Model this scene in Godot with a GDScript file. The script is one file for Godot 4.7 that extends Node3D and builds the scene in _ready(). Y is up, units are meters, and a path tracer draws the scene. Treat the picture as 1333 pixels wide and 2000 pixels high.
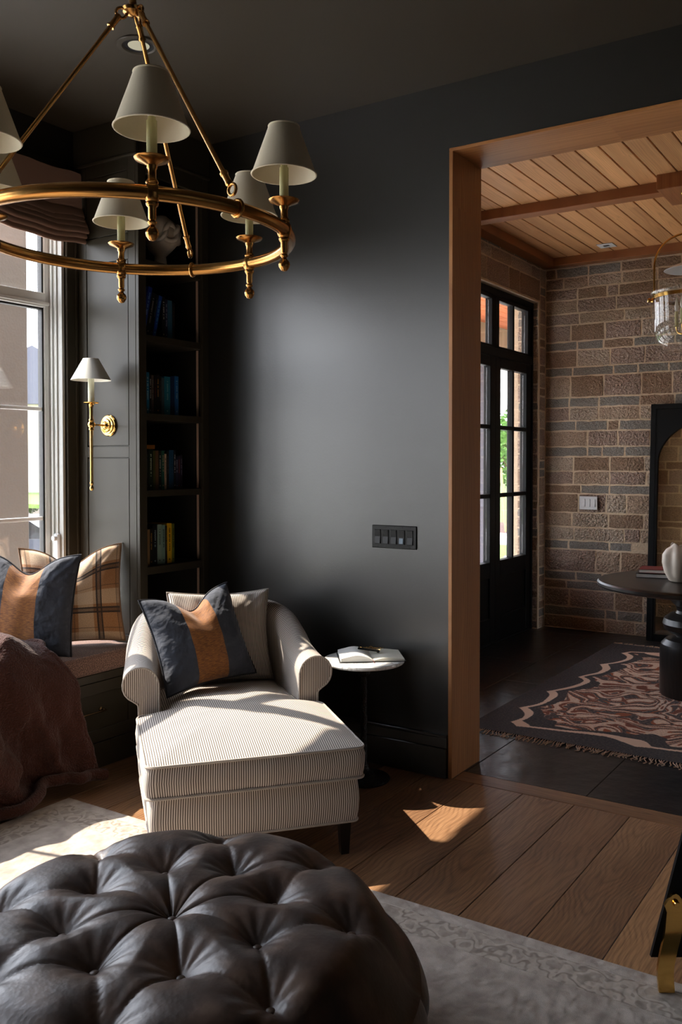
extends Node3D
# A dark panelled sitting room with a window seat, a striped chaise and a tufted ottoman, open to a stone entrance hall.

const BACK := -3.749      # face of the dark wall with the opening
const HALL := -4.04       # hall face of the same wall
const CEIL := 3.267
const TOWER_Z := -3.228   # side of the bookcase that carries the sconce
const TOWER_X := -3.44    # front of the bookcase and of the window seat
const WIN_X := -3.92      # room face of the window wall
const OPEN_X := -1.93     # left edge of the opening
const OPEN_Y := 2.966
const DOOR_X := -3.0      # hall face of the front door wall
const STONE_Z := -7.731   # face of the stone wall

var M := {}
var used := {}
var boxes := {}
var rng := RandomNumberGenerator.new()


func _ready() -> void:
	rng.seed = 7
	look()
	materials()
	shell()
	hall()
	outside()
	bookcase()
	window_seat()
	window_wall()
	chaise()
	ottoman()
	chandelier()
	sconce()
	rugs()
	side_table()
	books()
	seat_things()
	hall_things()
	small_things()


func look() -> void:
	var cam := Camera3D.new()
	cam.name = "camera"
	cam.projection = Camera3D.PROJECTION_FRUSTUM
	cam.keep_aspect = Camera3D.KEEP_HEIGHT
	cam.near = 0.05
	cam.far = 300.0
	cam.size = 2.0 * 0.05 * 1000.0 / 1740.0
	cam.frustum_offset = Vector2(0.05 * -53.5 / 1740.0, 0.05 * -56.0 / 1740.0)
	cam.transform = Transform3D(Basis(Vector3(0.84418975, 0.0, -0.53604447), Vector3(-0.012627428, 0.9997225, -0.019886307), Vector3(0.53589572, 0.02355668, 0.84395549)).orthonormalized(), Vector3(0, 1.5, 0))
	add_child(cam)
	cam.current = true

	var env := Environment.new()
	var sky := Sky.new()
	var air := ProceduralSkyMaterial.new()
	air.sky_top_color = Color(0.86, 0.895, 0.955)
	air.sky_horizon_color = Color(0.965, 0.965, 0.965)
	air.ground_bottom_color = Color(0.42, 0.40, 0.37)
	air.ground_horizon_color = Color(0.62, 0.61, 0.59)
	air.sky_energy_multiplier = 2.4
	air.ground_energy_multiplier = 1.8
	air.sun_angle_max = 8.0
	sky.sky_material = air
	env.background_mode = Environment.BG_SKY
	env.sky = sky
	env.tonemap_mode = Environment.TONE_MAPPER_LINEAR
	env.tonemap_exposure = 1.32
	env.sdfgi_enabled = true
	env.ssao_enabled = true
	env.ssil_enabled = true
	var world := WorldEnvironment.new()
	world.name = "world"
	world.environment = env
	add_child(world)

	var sun := DirectionalLight3D.new()
	sun.name = "sun"
	sun.light_color = Color(1.0, 0.95, 0.88)
	sun.light_energy = 3.2
	sun.light_angular_distance = 0.55
	sun.shadow_enabled = true
	var d := Vector3(0.635, -0.759, -0.143)
	sun.basis = Basis.looking_at(d, Vector3.UP)
	add_child(sun)


# ------------------------------------------------------------------ naming

func numbered(called: String) -> String:
	var n: int = used.get(called, 0)
	used[called] = n + 1
	return called if n == 0 else "%s_%03d" % [called, n]


func thing(called: String, label: String, category: String, at := Vector3.ZERO, turn := 0.0, group := "") -> Node3D:
	var o := Node3D.new()
	o.name = numbered(called)
	o.position = at
	o.rotation.y = turn
	tag(o, label, category, group)
	add_child(o)
	return o


func tag(o: Node3D, label: String, category: String, group := "") -> Node3D:
	o.set_meta("label", label)
	o.set_meta("category", category)
	if group:
		o.set_meta("group", group)
	return o


func part(called: String, mesh: Mesh, mat: Material, parent: Node3D, at := Transform3D.IDENTITY) -> MeshInstance3D:
	var o := MeshInstance3D.new()
	o.name = called
	o.mesh = mesh
	o.material_override = mat
	o.transform = at
	parent.add_child(o, true)
	return o


func single(called: String, mesh: Mesh, mat: Material, label: String, category: String, at := Transform3D.IDENTITY, group := "") -> MeshInstance3D:
	var o := MeshInstance3D.new()
	o.name = numbered(called)
	o.mesh = mesh
	o.material_override = mat
	o.transform = at
	tag(o, label, category, group)
	add_child(o)
	return o


func struct(called: String, mesh: Mesh, mat: Material, label := "", at := Transform3D.IDENTITY) -> MeshInstance3D:
	var o := MeshInstance3D.new()
	o.name = numbered(called)
	o.mesh = mesh
	o.material_override = mat
	o.transform = at
	o.set_meta("kind", "structure")
	if label:
		o.set_meta("label", label)
	add_child(o)
	return o


func at(x: float, y: float, z: float) -> Transform3D:
	return Transform3D(Basis.IDENTITY, Vector3(x, y, z))


func turned(b: Basis, x: float, y: float, z: float) -> Transform3D:
	return Transform3D(b, Vector3(x, y, z))


# ------------------------------------------------------------------ shapes

class Sh:
	var v := PackedVector3Array()
	var uv := PackedVector2Array()
	var ix := PackedInt32Array()

	func vert(p: Vector3, t := Vector2.ZERO) -> int:
		v.append(p)
		uv.append(t)
		return v.size() - 1

	func tri(a: int, b: int, c: int) -> void:
		ix.append(a)
		ix.append(b)
		ix.append(c)

	# corners in clockwise order as seen from the front
	func quad(a: Vector3, b: Vector3, c: Vector3, d: Vector3, t := Rect2(0, 0, 1, 1)) -> void:
		var i := vert(a, t.position)
		vert(b, Vector2(t.end.x, t.position.y))
		vert(c, t.end)
		vert(d, Vector2(t.position.x, t.end.y))
		tri(i, i + 1, i + 2)
		tri(i, i + 2, i + 3)

	# a sheet: f(i, j) gives a point, g(i, j) its uv; the front faces cross(d/di, d/dj)
	func sheet(ni: int, nj: int, f: Callable, g: Callable, closed_i := false) -> void:
		var first := v.size()
		for i in ni + 1:
			for j in nj + 1:
				v.append(f.call(i, j))
				uv.append(g.call(i, j))
		for i in ni:
			for j in nj:
				var a := first + i * (nj + 1) + j
				var b := a + nj + 1
				ix.append_array(PackedInt32Array([a, a + 1, b + 1, a, b + 1, b]))

	func box(lo: Vector3, hi: Vector3, bev := 0.0) -> void:
		var c := (lo + hi) / 2.0
		var h := (hi - lo) / 2.0
		var e := minf(bev, minf(h.x, minf(h.y, h.z)) * 0.95)
		for ax in 3:
			for s in [-1.0, 1.0]:
				var n := Vector3.ZERO
				n[ax] = s
				var a := Vector3.ZERO
				a[(ax + 1) % 3] = 1.0
				var b := Vector3.ZERO
				b[(ax + 2) % 3] = 1.0
				var ha: float = h[(ax + 1) % 3] - e
				var hb: float = h[(ax + 2) % 3] - e
				var m := c + n * h[ax]
				var p := [m - a * ha - b * hb, m + a * ha - b * hb, m + a * ha + b * hb, m - a * ha + b * hb]
				var uvs := []
				for q in p:
					if ax == 0:
						uvs.append(Vector2(q.z, q.y))
					elif ax == 1:
						uvs.append(Vector2(q.x, q.z))
					else:
						uvs.append(Vector2(q.x, q.y))
				var i := v.size()
				for k in 4:
					vert(p[k], uvs[k])
				if s > 0:
					tri(i, i + 2, i + 1)
					tri(i, i + 3, i + 2)
				else:
					tri(i, i + 1, i + 2)
					tri(i, i + 2, i + 3)
		if e <= 0.0:
			return
		for ax in 3:
			var u := (ax + 1) % 3
			var w := (ax + 2) % 3
			for su in [-1.0, 1.0]:
				for sw in [-1.0, 1.0]:
					var p0 := c
					p0[u] += su * h[u]
					p0[w] += sw * (h[w] - e)
					var p1 := c
					p1[u] += su * (h[u] - e)
					p1[w] += sw * h[w]
					var d := Vector3.ZERO
					d[ax] = h[ax] - e
					if su * sw > 0:
						quad(p0 - d, p1 - d, p1 + d, p0 + d, Rect2(0, 0, 0.01, 0.01))
						_flip(2)
					else:
						quad(p0 - d, p1 - d, p1 + d, p0 + d, Rect2(0, 0, 0.01, 0.01))
		for sx in [-1.0, 1.0]:
			for sy in [-1.0, 1.0]:
				for sz in [-1.0, 1.0]:
					var s := Vector3(sx, sy, sz)
					var i := v.size()
					for k in 3:
						var q := c + s * (h - Vector3(e, e, e))
						q[k] = c[k] + s[k] * h[k]
						vert(q)
					if sx * sy * sz > 0:
						tri(i, i + 2, i + 1)
					else:
						tri(i, i + 1, i + 2)

	func _flip(n: int) -> void:
		for k in n:
			var e := ix.size() - 3 * (k + 1)
			var t := ix[e]
			ix[e] = ix[e + 1]
			ix[e + 1] = t

	# profile of (radius, height) from bottom to top, turned round the y axis at c
	func lathe(prof: Array, n := 24, c := Vector3.ZERO, b := Basis.IDENTITY) -> void:
		var first := v.size()
		var run := 0.0
		for j in prof.size():
			if j:
				run += prof[j].distance_to(prof[j - 1])
			for i in n + 1:
				var a := TAU * i / n
				v.append(c + b * Vector3(cos(a) * prof[j].x, prof[j].y, sin(a) * prof[j].x))
				uv.append(Vector2(float(i) / n, run))
		for j in prof.size() - 1:
			for i in n:
				var a := first + j * (n + 1) + i
				var d := a + n + 1
				ix.append_array(PackedInt32Array([a, a + 1, d + 1, a, d + 1, d]))

	# a round bar along a path; radius may be a number or an array
	func tube(path: Array, r, n := 10, closed := false, capped := true) -> void:
		var m := path.size()
		var first := v.size()
		var prev := Vector3.UP
		var run := 0.0
		for k in m:
			var t: Vector3
			if closed:
				t = path[(k + 1) % m] - path[(k - 1 + m) % m]
			else:
				t = path[mini(k + 1, m - 1)] - path[maxi(k - 1, 0)]
			t = t.normalized()
			var s := prev.cross(t)
			if s.length() < 0.05:
				s = Vector3.RIGHT.cross(t)
			if s.length() < 0.05:
				s = Vector3.BACK.cross(t)
			s = s.normalized()
			var w := t.cross(s)
			prev = w
			if k:
				run += path[k].distance_to(path[k - 1])
			var rr: float = r[k] if r is Array else r
			for i in n + 1:
				var a := TAU * i / n
				v.append(path[k] + (s * cos(a) + w * sin(a)) * rr)
				uv.append(Vector2(float(i) / n, run))
		var rows := m if closed else m - 1
		for k in rows:
			for i in n:
				var a := first + k * (n + 1) + i
				var d := first + ((k + 1) % m) * (n + 1) + i
				ix.append_array(PackedInt32Array([a, d + 1, a + 1, a, d, d + 1]))
		if capped and not closed:
			for e in [0, m - 1]:
				var c := vert(path[e])
				for i in n:
					var a: int = first + e * (n + 1) + i
					if e == 0:
						tri(c, a, a + 1)
					else:
						tri(c, a + 1, a)

	# a flat polygon (counter-clockwise in x, y) given thickness along z
	func prism(poly: PackedVector2Array, z0: float, z1: float) -> void:
		var t := Geometry2D.triangulate_polygon(poly)
		var n := poly.size()
		var a := v.size()
		for p in poly:
			vert(Vector3(p.x, p.y, z1), p)
		for p in poly:
			vert(Vector3(p.x, p.y, z0), p)
		for k in t.size() / 3:
			var e := [t[k * 3], t[k * 3 + 1], t[k * 3 + 2]]
			if (poly[e[1]] - poly[e[0]]).cross(poly[e[2]] - poly[e[0]]) < 0.0:
				e = [e[0], e[2], e[1]]
			tri(a + e[0], a + e[2], a + e[1])
			tri(a + n + e[0], a + n + e[1], a + n + e[2])
		for k in n:
			var p := poly[k]
			var q := poly[(k + 1) % n]
			quad(Vector3(p.x, p.y, z0), Vector3(p.x, p.y, z1), Vector3(q.x, q.y, z1), Vector3(q.x, q.y, z0), Rect2(0, 0, p.distance_to(q), z1 - z0))

	func move(b: Transform3D, from := 0) -> void:
		for k in range(from, v.size()):
			v[k] = b * v[k]

	# crease: faces that meet at less than this many degrees share a smooth normal; 180 smooths by shared vertices only
	func done(crease := 40.0) -> ArrayMesh:
		var arr := []
		arr.resize(Mesh.ARRAY_MAX)
		var nt := ix.size() / 3
		var fn := PackedVector3Array()
		fn.resize(nt)
		for k in nt:
			var a := v[ix[k * 3]]
			fn[k] = (v[ix[k * 3 + 2]] - a).cross(v[ix[k * 3 + 1]] - a)
		if crease >= 180.0:
			var nn := PackedVector3Array()
			nn.resize(v.size())
			for k in ix.size():
				nn[ix[k]] += fn[k / 3]
			for k in nn.size():
				nn[k] = nn[k].normalized() if nn[k].length_squared() > 1e-20 else Vector3.UP
			arr[Mesh.ARRAY_VERTEX] = v
			arr[Mesh.ARRAY_NORMAL] = nn
			arr[Mesh.ARRAY_TEX_UV] = uv
			arr[Mesh.ARRAY_INDEX] = ix
		else:
			var vv := PackedVector3Array()
			var tt := PackedVector2Array()
			var nn := PackedVector3Array()
			var lim := cos(deg_to_rad(crease))
			var near := {}
			var keys := []
			keys.resize(v.size())
			if crease > 0.0:
				for k in v.size():
					keys[k] = Vector3i((v[k] * 20000.0).round())
				for k in ix.size():
					var key = keys[ix[k]]
					if not near.has(key):
						near[key] = PackedInt32Array()
					near[key].append(k / 3)
			for k in ix.size():
				var f := fn[k / 3]
				var u := f.normalized()
				var s := f
				if crease > 0.0:
					s = Vector3.ZERO
					for o in near[keys[ix[k]]]:
						if fn[o].normalized().dot(u) >= lim:
							s += fn[o]
				vv.append(v[ix[k]])
				tt.append(uv[ix[k]])
				nn.append(s.normalized() if s.length_squared() > 1e-22 else Vector3.UP)
			arr[Mesh.ARRAY_VERTEX] = vv
			arr[Mesh.ARRAY_NORMAL] = nn
			arr[Mesh.ARRAY_TEX_UV] = tt
		var m := ArrayMesh.new()
		m.add_surface_from_arrays(Mesh.PRIMITIVE_TRIANGLES, arr)
		return m


func box(lo: Vector3, hi: Vector3, bev := 0.0) -> ArrayMesh:
	var s := Sh.new()
	s.box(lo, hi, bev)
	return s.done(0.0)


# a box of that size centred on the origin, kept for reuse
func block(size: Vector3, bev := 0.0) -> ArrayMesh:
	var key := [size.snappedf(0.0005), bev]
	if not boxes.has(key):
		boxes[key] = box(-size / 2.0, size / 2.0, bev)
	return boxes[key]


func turning(prof: Array, n := 24, crease := 40.0) -> ArrayMesh:
	var s := Sh.new()
	s.lathe(prof, n)
	return s.done(crease)


func bar(path: Array, r, n := 10, closed := false) -> ArrayMesh:
	var s := Sh.new()
	s.tube(path, r, n, closed)
	return s.done(50.0)


# points along a smooth curve through the given ones
func curve(points: Array, per := 8, closed := false) -> Array:
	var out := []
	var n := points.size()
	var rows := n if closed else n - 1
	for k in rows:
		var a = points[(k - 1 + n) % n] if closed else points[maxi(k - 1, 0)]
		var b = points[k]
		var c = points[(k + 1) % n]
		var d = points[(k + 2) % n] if closed else points[mini(k + 2, n - 1)]
		for j in per:
			out.append(b.cubic_interpolate(c, a, d, float(j) / per))
	if not closed:
		out.append(points[n - 1])
	return out


# a turned profile smoothed through the given points
func P(list: Array) -> Array:
	var out := []
	for p in list:
		out.append(Vector2(p[0], p[1]))
	return out


func ss(a: float, b: float, x: float) -> float:
	return smoothstep(a, b, x)

# ------------------------------------------------------------------ materials

func noise_image(freq: float, seed_: int, octaves := 4, kind := FastNoiseLite.TYPE_SIMPLEX_SMOOTH) -> FastNoiseLite:
	var n := FastNoiseLite.new()
	n.noise_type = kind
	n.frequency = freq
	n.seed = seed_
	n.fractal_octaves = octaves
	return n


func noise_tex(freq: float, seed_: int, stops: Array, octaves := 4, size := 512, kind := FastNoiseLite.TYPE_SIMPLEX_SMOOTH) -> NoiseTexture2D:
	var t := NoiseTexture2D.new()
	t.width = size
	t.height = size
	t.seamless = true
	t.noise = noise_image(freq, seed_, octaves, kind)
	if stops.size():
		var g := Gradient.new()
		var off := PackedFloat32Array()
		var col := PackedColorArray()
		for s in stops:
			off.append(s[0])
			col.append(s[1])
		g.offsets = off
		g.colors = col
		t.color_ramp = g
	return t


func picture(w: int, h: int, f: Callable) -> ImageTexture:
	var data := PackedByteArray()
	data.resize(w * h * 3)
	var k := 0
	for y in h:
		for x in w:
			var c: Color = f.call(x, y)
			data[k] = int(clampf(c.r, 0, 1) * 255.0)
			data[k + 1] = int(clampf(c.g, 0, 1) * 255.0)
			data[k + 2] = int(clampf(c.b, 0, 1) * 255.0)
			k += 3
	return ImageTexture.create_from_image(Image.create_from_data(w, h, false, Image.FORMAT_RGB8, data))


func mat(name_: String, color: Color, rough := 0.6, metal := 0.0) -> StandardMaterial3D:
	var m := StandardMaterial3D.new()
	m.resource_name = name_
	m.albedo_color = color
	m.roughness = rough
	m.metallic = metal
	M[name_] = m
	return m


func world_tex(m: StandardMaterial3D, tex: Texture2D, per_metre: float) -> void:
	m.albedo_texture = tex
	m.uv1_triplanar = true
	m.uv1_world_triplanar = true
	m.uv1_scale = Vector3.ONE * per_metre
	m.uv1_triplanar_sharpness = 8.0


func relief(m: StandardMaterial3D, tex: Texture2D, cm: float) -> void:
	m.heightmap_enabled = true
	m.heightmap_texture = tex
	m.heightmap_scale = cm


# four boards side by side, each with arched grain of its own
func wood_picture(seed_: int, pale: Color, dark: Color, w := 512, h := 1024, contrast := 1.0) -> ImageTexture:
	var warp := noise_image(0.006, seed_, 3)
	var pore := noise_image(0.05, seed_ + 1, 3)
	var tone := noise_image(0.01, seed_ + 2, 2)
	var r := RandomNumberGenerator.new()
	r.seed = seed_
	var heart := []
	for k in 4:
		heart.append([r.randf_range(-0.4, 0.4), r.randf_range(0.08, 0.5), r.randf_range(5.0, 9.0), r.randf_range(-0.1, 0.1), r.randf_range(0.004, 0.012)])
	var f := func(x: int, y: int) -> Color:
		var k := x * 4 / w
		var q: Array = heart[k]
		var u: float = (float(x % (w / 4)) / (w / 4) * 2.0 - 1.0) - q[0] + warp.get_noise_2d(k * 300.0, y * 0.6) * 0.35
		var wave: float = warp.get_noise_2d(x * 0.8 + k * 900.0, y * 0.35)
		var ring: float = sqrt(u * u + q[1] * q[1]) * q[2] + y * q[4] + wave * 1.6
		var line := absf(fposmod(ring, 1.0) * 2.0 - 1.0)
		line = pow(line, 2.2)
		var fine := pore.get_noise_2d(x * 6.0, y * 0.22)
		var broad := tone.get_noise_2d(x * 0.7 + k * 77.0, y * 0.12)
		var a: float = clampf(0.42 + contrast * ((line - 0.4) * 0.34 + fine * 0.42 + broad * 0.35) + q[3], 0.0, 1.0)
		return pale.lerp(dark, a)
	return picture(w, h, f)


func materials() -> void:
	var m: StandardMaterial3D
	var white := Color.WHITE
	# paints
	m = mat("wall_paint", Color(0.118, 0.112, 0.098), 0.32)
	m.metallic_specular = 0.66
	var eggshell := noise_tex(0.09, 3, [], 4, 512)
	relief(m, eggshell, 0.012)
	m.uv1_triplanar = true
	m.uv1_world_triplanar = true
	m.uv1_scale = Vector3.ONE * 1.4
	m = mat("ceiling_paint", Color(0.222, 0.195, 0.152), 0.55)
	m = mat("cabinet_paint", Color(0.222, 0.203, 0.162), 0.4)
	m.metallic_specular = 0.4
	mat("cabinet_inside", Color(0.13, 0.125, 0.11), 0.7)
	mat("trim_white", Color(0.86, 0.86, 0.84), 0.45)
	mat("grille_white", Color(0.95, 0.95, 0.95), 0.4)
	mat("jamb_grey", Color(0.72, 0.72, 0.7), 0.45)
	mat("gasket_black", Color(0.06, 0.06, 0.065), 0.5)
	mat("led_strip", Color(0.8, 0.68, 0.6), 0.6)
	# wood
	var oak := wood_picture(11, Color(0.63, 0.495, 0.375), Color(0.34, 0.235, 0.165))
	m = mat("oak_floor", Color(1.0, 0.97, 0.93), 0.42)
	m.albedo_texture = oak
	m = mat("oak_floor_dark", Color(0.88, 0.84, 0.81), 0.42)
	m.albedo_texture = oak
	m = mat("oak_floor_pale", Color(1.12, 1.08, 1.0), 0.42)
	m.albedo_texture = oak
	var calm := wood_picture(23, Color(0.8, 0.62, 0.44), Color(0.58, 0.4, 0.26), 512, 512, 0.7)
	for spec in [["oak_ceiling", 1.0], ["oak_ceiling_dark", 0.94], ["oak_ceiling_pale", 1.05]]:
		m = mat(spec[0], Color(spec[1], spec[1], spec[1]) * Color(1.2, 1.19, 1.15), 0.5)
		m.albedo_texture = calm
	m = mat("oak_trim", Color(0.94, 0.86, 0.74), 0.45)
	m.albedo_texture = calm
	m = mat("walnut_beam", Color(0.86, 0.74, 0.64), 0.5)
	m.albedo_texture = calm
	m = mat("table_wood", Color(0.9, 0.9, 0.9), 0.33)
	m.albedo_texture = wood_picture(31, Color(0.2, 0.165, 0.145), Color(0.05, 0.042, 0.04), 256, 512, 1.2)
	# metals
	m = mat("brass", Color(0.74, 0.55, 0.31), 0.24, 1.0)
	m = mat("aged_brass", Color(0.62, 0.45, 0.24), 0.3, 1.0)
	mat("dark_brass", Color(0.36, 0.29, 0.2), 0.3, 1.0)
	mat("polished_brass", Color(0.93, 0.74, 0.42), 0.16, 1.0)
	mat("black_iron", Color(0.05, 0.05, 0.052), 0.42, 0.3)
	m = mat("cast_iron", Color(0.04, 0.04, 0.042), 0.3, 0.2)
	relief(m, noise_tex(0.06, 5, [], 3, 256), 0.6)
	m.uv1_triplanar = true
	m.uv1_scale = Vector3.ONE * 6.0
	m = mat("black_plastic", Color(0.025, 0.025, 0.028), 0.3)
	m.metallic_specular = 0.35
	mat("screen_blue", Color(0.32, 0.4, 0.46), 0.2)
	m = mat("black_paint", Color(0.035, 0.035, 0.038), 0.5)
	m.metallic_specular = 0.3
	mat("white_plastic", Color(0.85, 0.86, 0.87), 0.35)
	# glass
	m = mat("glass", Color(1, 1, 1, 0.04), 0.02)
	m.transparency = BaseMaterial3D.TRANSPARENCY_ALPHA
	m = mat("clear_glass", Color(1, 1, 1, 0.06), 0.01)
	m.transparency = BaseMaterial3D.TRANSPARENCY_ALPHA
	m = mat("mirror", Color(0.9, 0.86, 0.76), 0.02, 1.0)
	# cloth
	m = mat("shade_linen", Color(0.95, 0.91, 0.82), 0.9)
	m.albedo_texture = noise_tex(0.2, 8, [[0.0, Color(0.9, 0.9, 0.88)], [1.0, white]], 3, 256)
	m.uv1_triplanar = true
	m.uv1_scale = Vector3(20, 20, 20)
	m.backlight_enabled = true
	m.backlight = Color(0.3, 0.28, 0.24)
	mat("shade_white", Color(0.93, 0.93, 0.9), 0.8)
	m = mat("candle_cream", Color(0.72, 0.70, 0.50), 0.6)
	m = mat("candle_white", Color(0.84, 0.84, 0.74), 0.6)
	m = mat("bulb_glass", Color(0.85, 0.85, 0.82), 0.1)
	# 7.6 mm ticking: a brown pinstripe between cream ones, uv in metres
	var tick := func(x: int, y: int) -> Color:
		var u := (float(x) + 0.5) / 16.0
		var dark := ss(0.2, 0.34, u) * (1.0 - ss(0.6, 0.74, u))
		var g := 0.03 * sin(y * 2.1 + x * 1.3)
		return Color(0.83 + g, 0.79 + g, 0.745 + g).lerp(Color(0.24, 0.185, 0.155), dark * 0.9)
	m = mat("ticking", Color(1, 1, 1), 0.9)
	m.albedo_texture = picture(16, 16, tick)
	m.uv1_scale = Vector3(1.0 / 0.0084, 40.0, 1.0)
	m.rim_enabled = true
	m.rim = 0.25
	m.rim_tint = 0.5
	m = mat("ticking_plain", Color(0.72, 0.67, 0.61), 0.9)
	m = mat("navy_velvet", Color(0.21, 0.228, 0.27), 0.85)
	m.rim_enabled = true
	m.rim = 0.9
	m.rim_tint = 0.4
	relief(m, noise_tex(0.02, 15, [], 4, 256), 1.2)
	m.uv1_triplanar = true
	m.uv1_scale = Vector3.ONE * 2.0
	var slub_n := noise_image(0.03, 41, 4)
	var slub := func(x: int, y: int) -> Color:
		var a := slub_n.get_noise_2d(x * 0.9, y * 9.0)
		var b := slub_n.get_noise_2d(x * 6.0 + 500.0, y * 6.0)
		return Color(0.70, 0.46, 0.19).lerp(Color(0.40, 0.22, 0.07), clampf(0.45 + a * 0.9 + b * 0.3, 0, 1))
	m = mat("gold_chenille", Color(0.95, 0.93, 0.9), 0.75)
	m.albedo_texture = picture(256, 256, slub)
	m.rim_enabled = true
	m.rim = 0.6
	m.rim_tint = 0.8
	var plaid_n := noise_image(0.3, 43, 2)
	var plaid := func(x: int, y: int) -> Color:
		var g := plaid_n.get_noise_2d(x, y) * 0.09
		var c := Color(0.66, 0.47, 0.31)
		var a := [fposmod(x / 256.0 * 2.0, 1.0), fposmod(y / 256.0 * 2.0 + 0.2, 1.0)]
		var lines := 0.0
		for t in a:
			if t > 0.1 and t < 0.45:
				c = c.lerp(Color(0.93, 0.87, 0.78), 0.48)
			if (t > 0.52 and t < 0.555) or (t > 0.62 and t < 0.655):
				lines = maxf(lines, 0.75)
			elif t > 0.55 and t < 0.62:
				lines = maxf(lines, 0.35)
			if t > 0.0 and t < 0.02:
				lines = maxf(lines, 0.4)
		c = c.lerp(Color(0.11, 0.1, 0.11), lines)
		return Color(c.r + g, c.g + g, c.b + g)
	m = mat("plaid_wool", Color(1, 1, 1), 0.95)
	m.albedo_texture = picture(256, 256, plaid)
	m.rim_enabled = true
	m.rim = 0.5
	m.rim_tint = 0.3
	m = mat("piping_grey", Color(0.14, 0.145, 0.17), 0.8)
	m = mat("piping_tan", Color(0.52, 0.4, 0.3), 0.9)
	m = mat("bench_chenille", Color(1, 1, 1), 0.95)
	world_tex(m, noise_tex(0.11, 17, [[0.25, Color(0.27, 0.195, 0.165)], [0.5, Color(0.45, 0.335, 0.29)], [0.75, Color(0.62, 0.49, 0.43)]], 3, 512), 2.6)
	m.rim_enabled = true
	m.rim = 0.5
	m.rim_tint = 0.6
	m = mat("roman_linen", Color(1, 1, 1), 0.95)
	world_tex(m, noise_tex(0.25, 19, [[0.2, Color(0.56, 0.44, 0.38)], [0.8, Color(0.70, 0.56, 0.49)]], 3, 512), 4.0)
	m.backlight_enabled = true
	m.backlight = Color(0.3, 0.22, 0.18)
	m = mat("plush_brown", Color(1, 1, 1), 0.9)
	world_tex(m, noise_tex(0.16, 21, [[0.2, Color(0.19, 0.075, 0.038)], [0.55, Color(0.26, 0.112, 0.06)], [0.85, Color(0.36, 0.175, 0.105)]], 4, 512), 3.0)
	relief(m, noise_tex(0.12, 22, [], 3, 256), 0.6)
	m.rim_enabled = true
	m.rim = 0.25
	m.rim_tint = 1.0
	# leather
	m = mat("leather", Color(1, 1, 1), 0.4)
	world_tex(m, noise_tex(0.012, 25, [[0.2, Color(0.195, 0.155, 0.136)], [0.55, Color(0.255, 0.202, 0.175)], [0.85, Color(0.345, 0.275, 0.235)]], 5, 512), 1.1)
	relief(m, noise_tex(0.12, 27, [], 3, 512, FastNoiseLite.TYPE_CELLULAR), 0.06)
	mat("leather_piping", Color(0.3, 0.24, 0.205), 0.42)
	mat("dark_wood", Color(0.085, 0.065, 0.055), 0.35)
	# stone and tile
	m = mat("marble", Color(1, 1, 1), 0.15)
	world_tex(m, noise_tex(0.012, 29, [[0.3, Color(0.9, 0.9, 0.89)], [0.5, Color(0.86, 0.86, 0.85)], [0.56, Color(0.7, 0.69, 0.68)], [0.62, Color(0.88, 0.88, 0.87)]], 5, 512), 2.0)
	m = mat("slate_tile", Color(1, 1, 1), 0.3)
	world_tex(m, noise_tex(0.02, 33, [[0.2, Color(0.115, 0.112, 0.115)], [0.8, Color(0.17, 0.165, 0.165)]], 5, 512), 1.2)
	relief(m, noise_tex(0.012, 35, [], 4, 512), 0.25)
	mat("tile_grout", Color(0.2, 0.19, 0.18), 0.9)
	m = mat("mortar", Color(0.82, 0.73, 0.62), 0.95)
	var rock := noise_tex(0.03, 37, [], 5, 512)
	relief(m, noise_tex(0.08, 36, [], 3, 256), 0.5)
	m.uv1_triplanar = true
	m.uv1_world_triplanar = true
	m.uv1_scale = Vector3.ONE * 2.0
	var grain := noise_tex(0.07, 38, [[0.15, Color(0.66, 0.645, 0.63)], [0.5, Color(0.88, 0.875, 0.87)], [0.85, Color(1, 1, 1)]], 5, 512)
	for spec in [["stone_tan", Color(0.78, 0.68, 0.59), 1.6], ["stone_pink", Color(0.75, 0.65, 0.59), 2.2], ["stone_grey", Color(0.60, 0.575, 0.545), 0.7], ["stone_pale", Color(0.84, 0.76, 0.68), 2.4], ["stone_brown", Color(0.66, 0.55, 0.46), 1.2]]:
		m = mat(spec[0], spec[1], 0.9)
		world_tex(m, grain, 2.3)
		relief(m, rock, spec[2])
	mat("ceramic", Color(0.80, 0.76, 0.70), 0.5)
	mat("paper", Color(0.86, 0.84, 0.78), 0.8)
	mat("page_white", Color(0.93, 0.92, 0.90), 0.7)
	mat("book_black", Color(0.05, 0.05, 0.05), 0.4)
	mat("red_cloth", Color(0.42, 0.06, 0.05), 0.6)
	mat("maroon_cloth", Color(0.16, 0.05, 0.06), 0.5)
	# outside
	m = mat("lawn", Color(1, 1, 1), 1.0)
	world_tex(m, noise_tex(0.1, 51, [[0.2, Color(0.22, 0.32, 0.1)], [0.8, Color(0.45, 0.55, 0.2)]], 4, 256), 0.6)
	mat("concrete", Color(0.88, 0.87, 0.85), 0.9)
	mat("asphalt", Color(0.3, 0.3, 0.31), 0.9)
	m = mat("stucco", Color(0.31, 0.268, 0.228), 0.95)
	relief(m, noise_tex(0.15, 53, [], 3, 256), 0.2)
	m.uv1_triplanar = true
	mat("stucco_violet", Color(0.33, 0.315, 0.345), 0.95)
	mat("siding", Color(0.86, 0.86, 0.86), 0.8)
	mat("shingle_grey", Color(0.33, 0.33, 0.38), 0.95)
	mat("shingle_tan", Color(0.62, 0.5, 0.4), 0.95)
	mat("limestone", Color(0.74, 0.7, 0.64), 0.95)
	mat("cedar", Color(0.72, 0.36, 0.16), 0.7)
	mat("beam_beige", Color(0.62, 0.54, 0.45), 0.9)
	mat("leaf_green", Color(0.3, 0.46, 0.16), 0.9)
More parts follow.
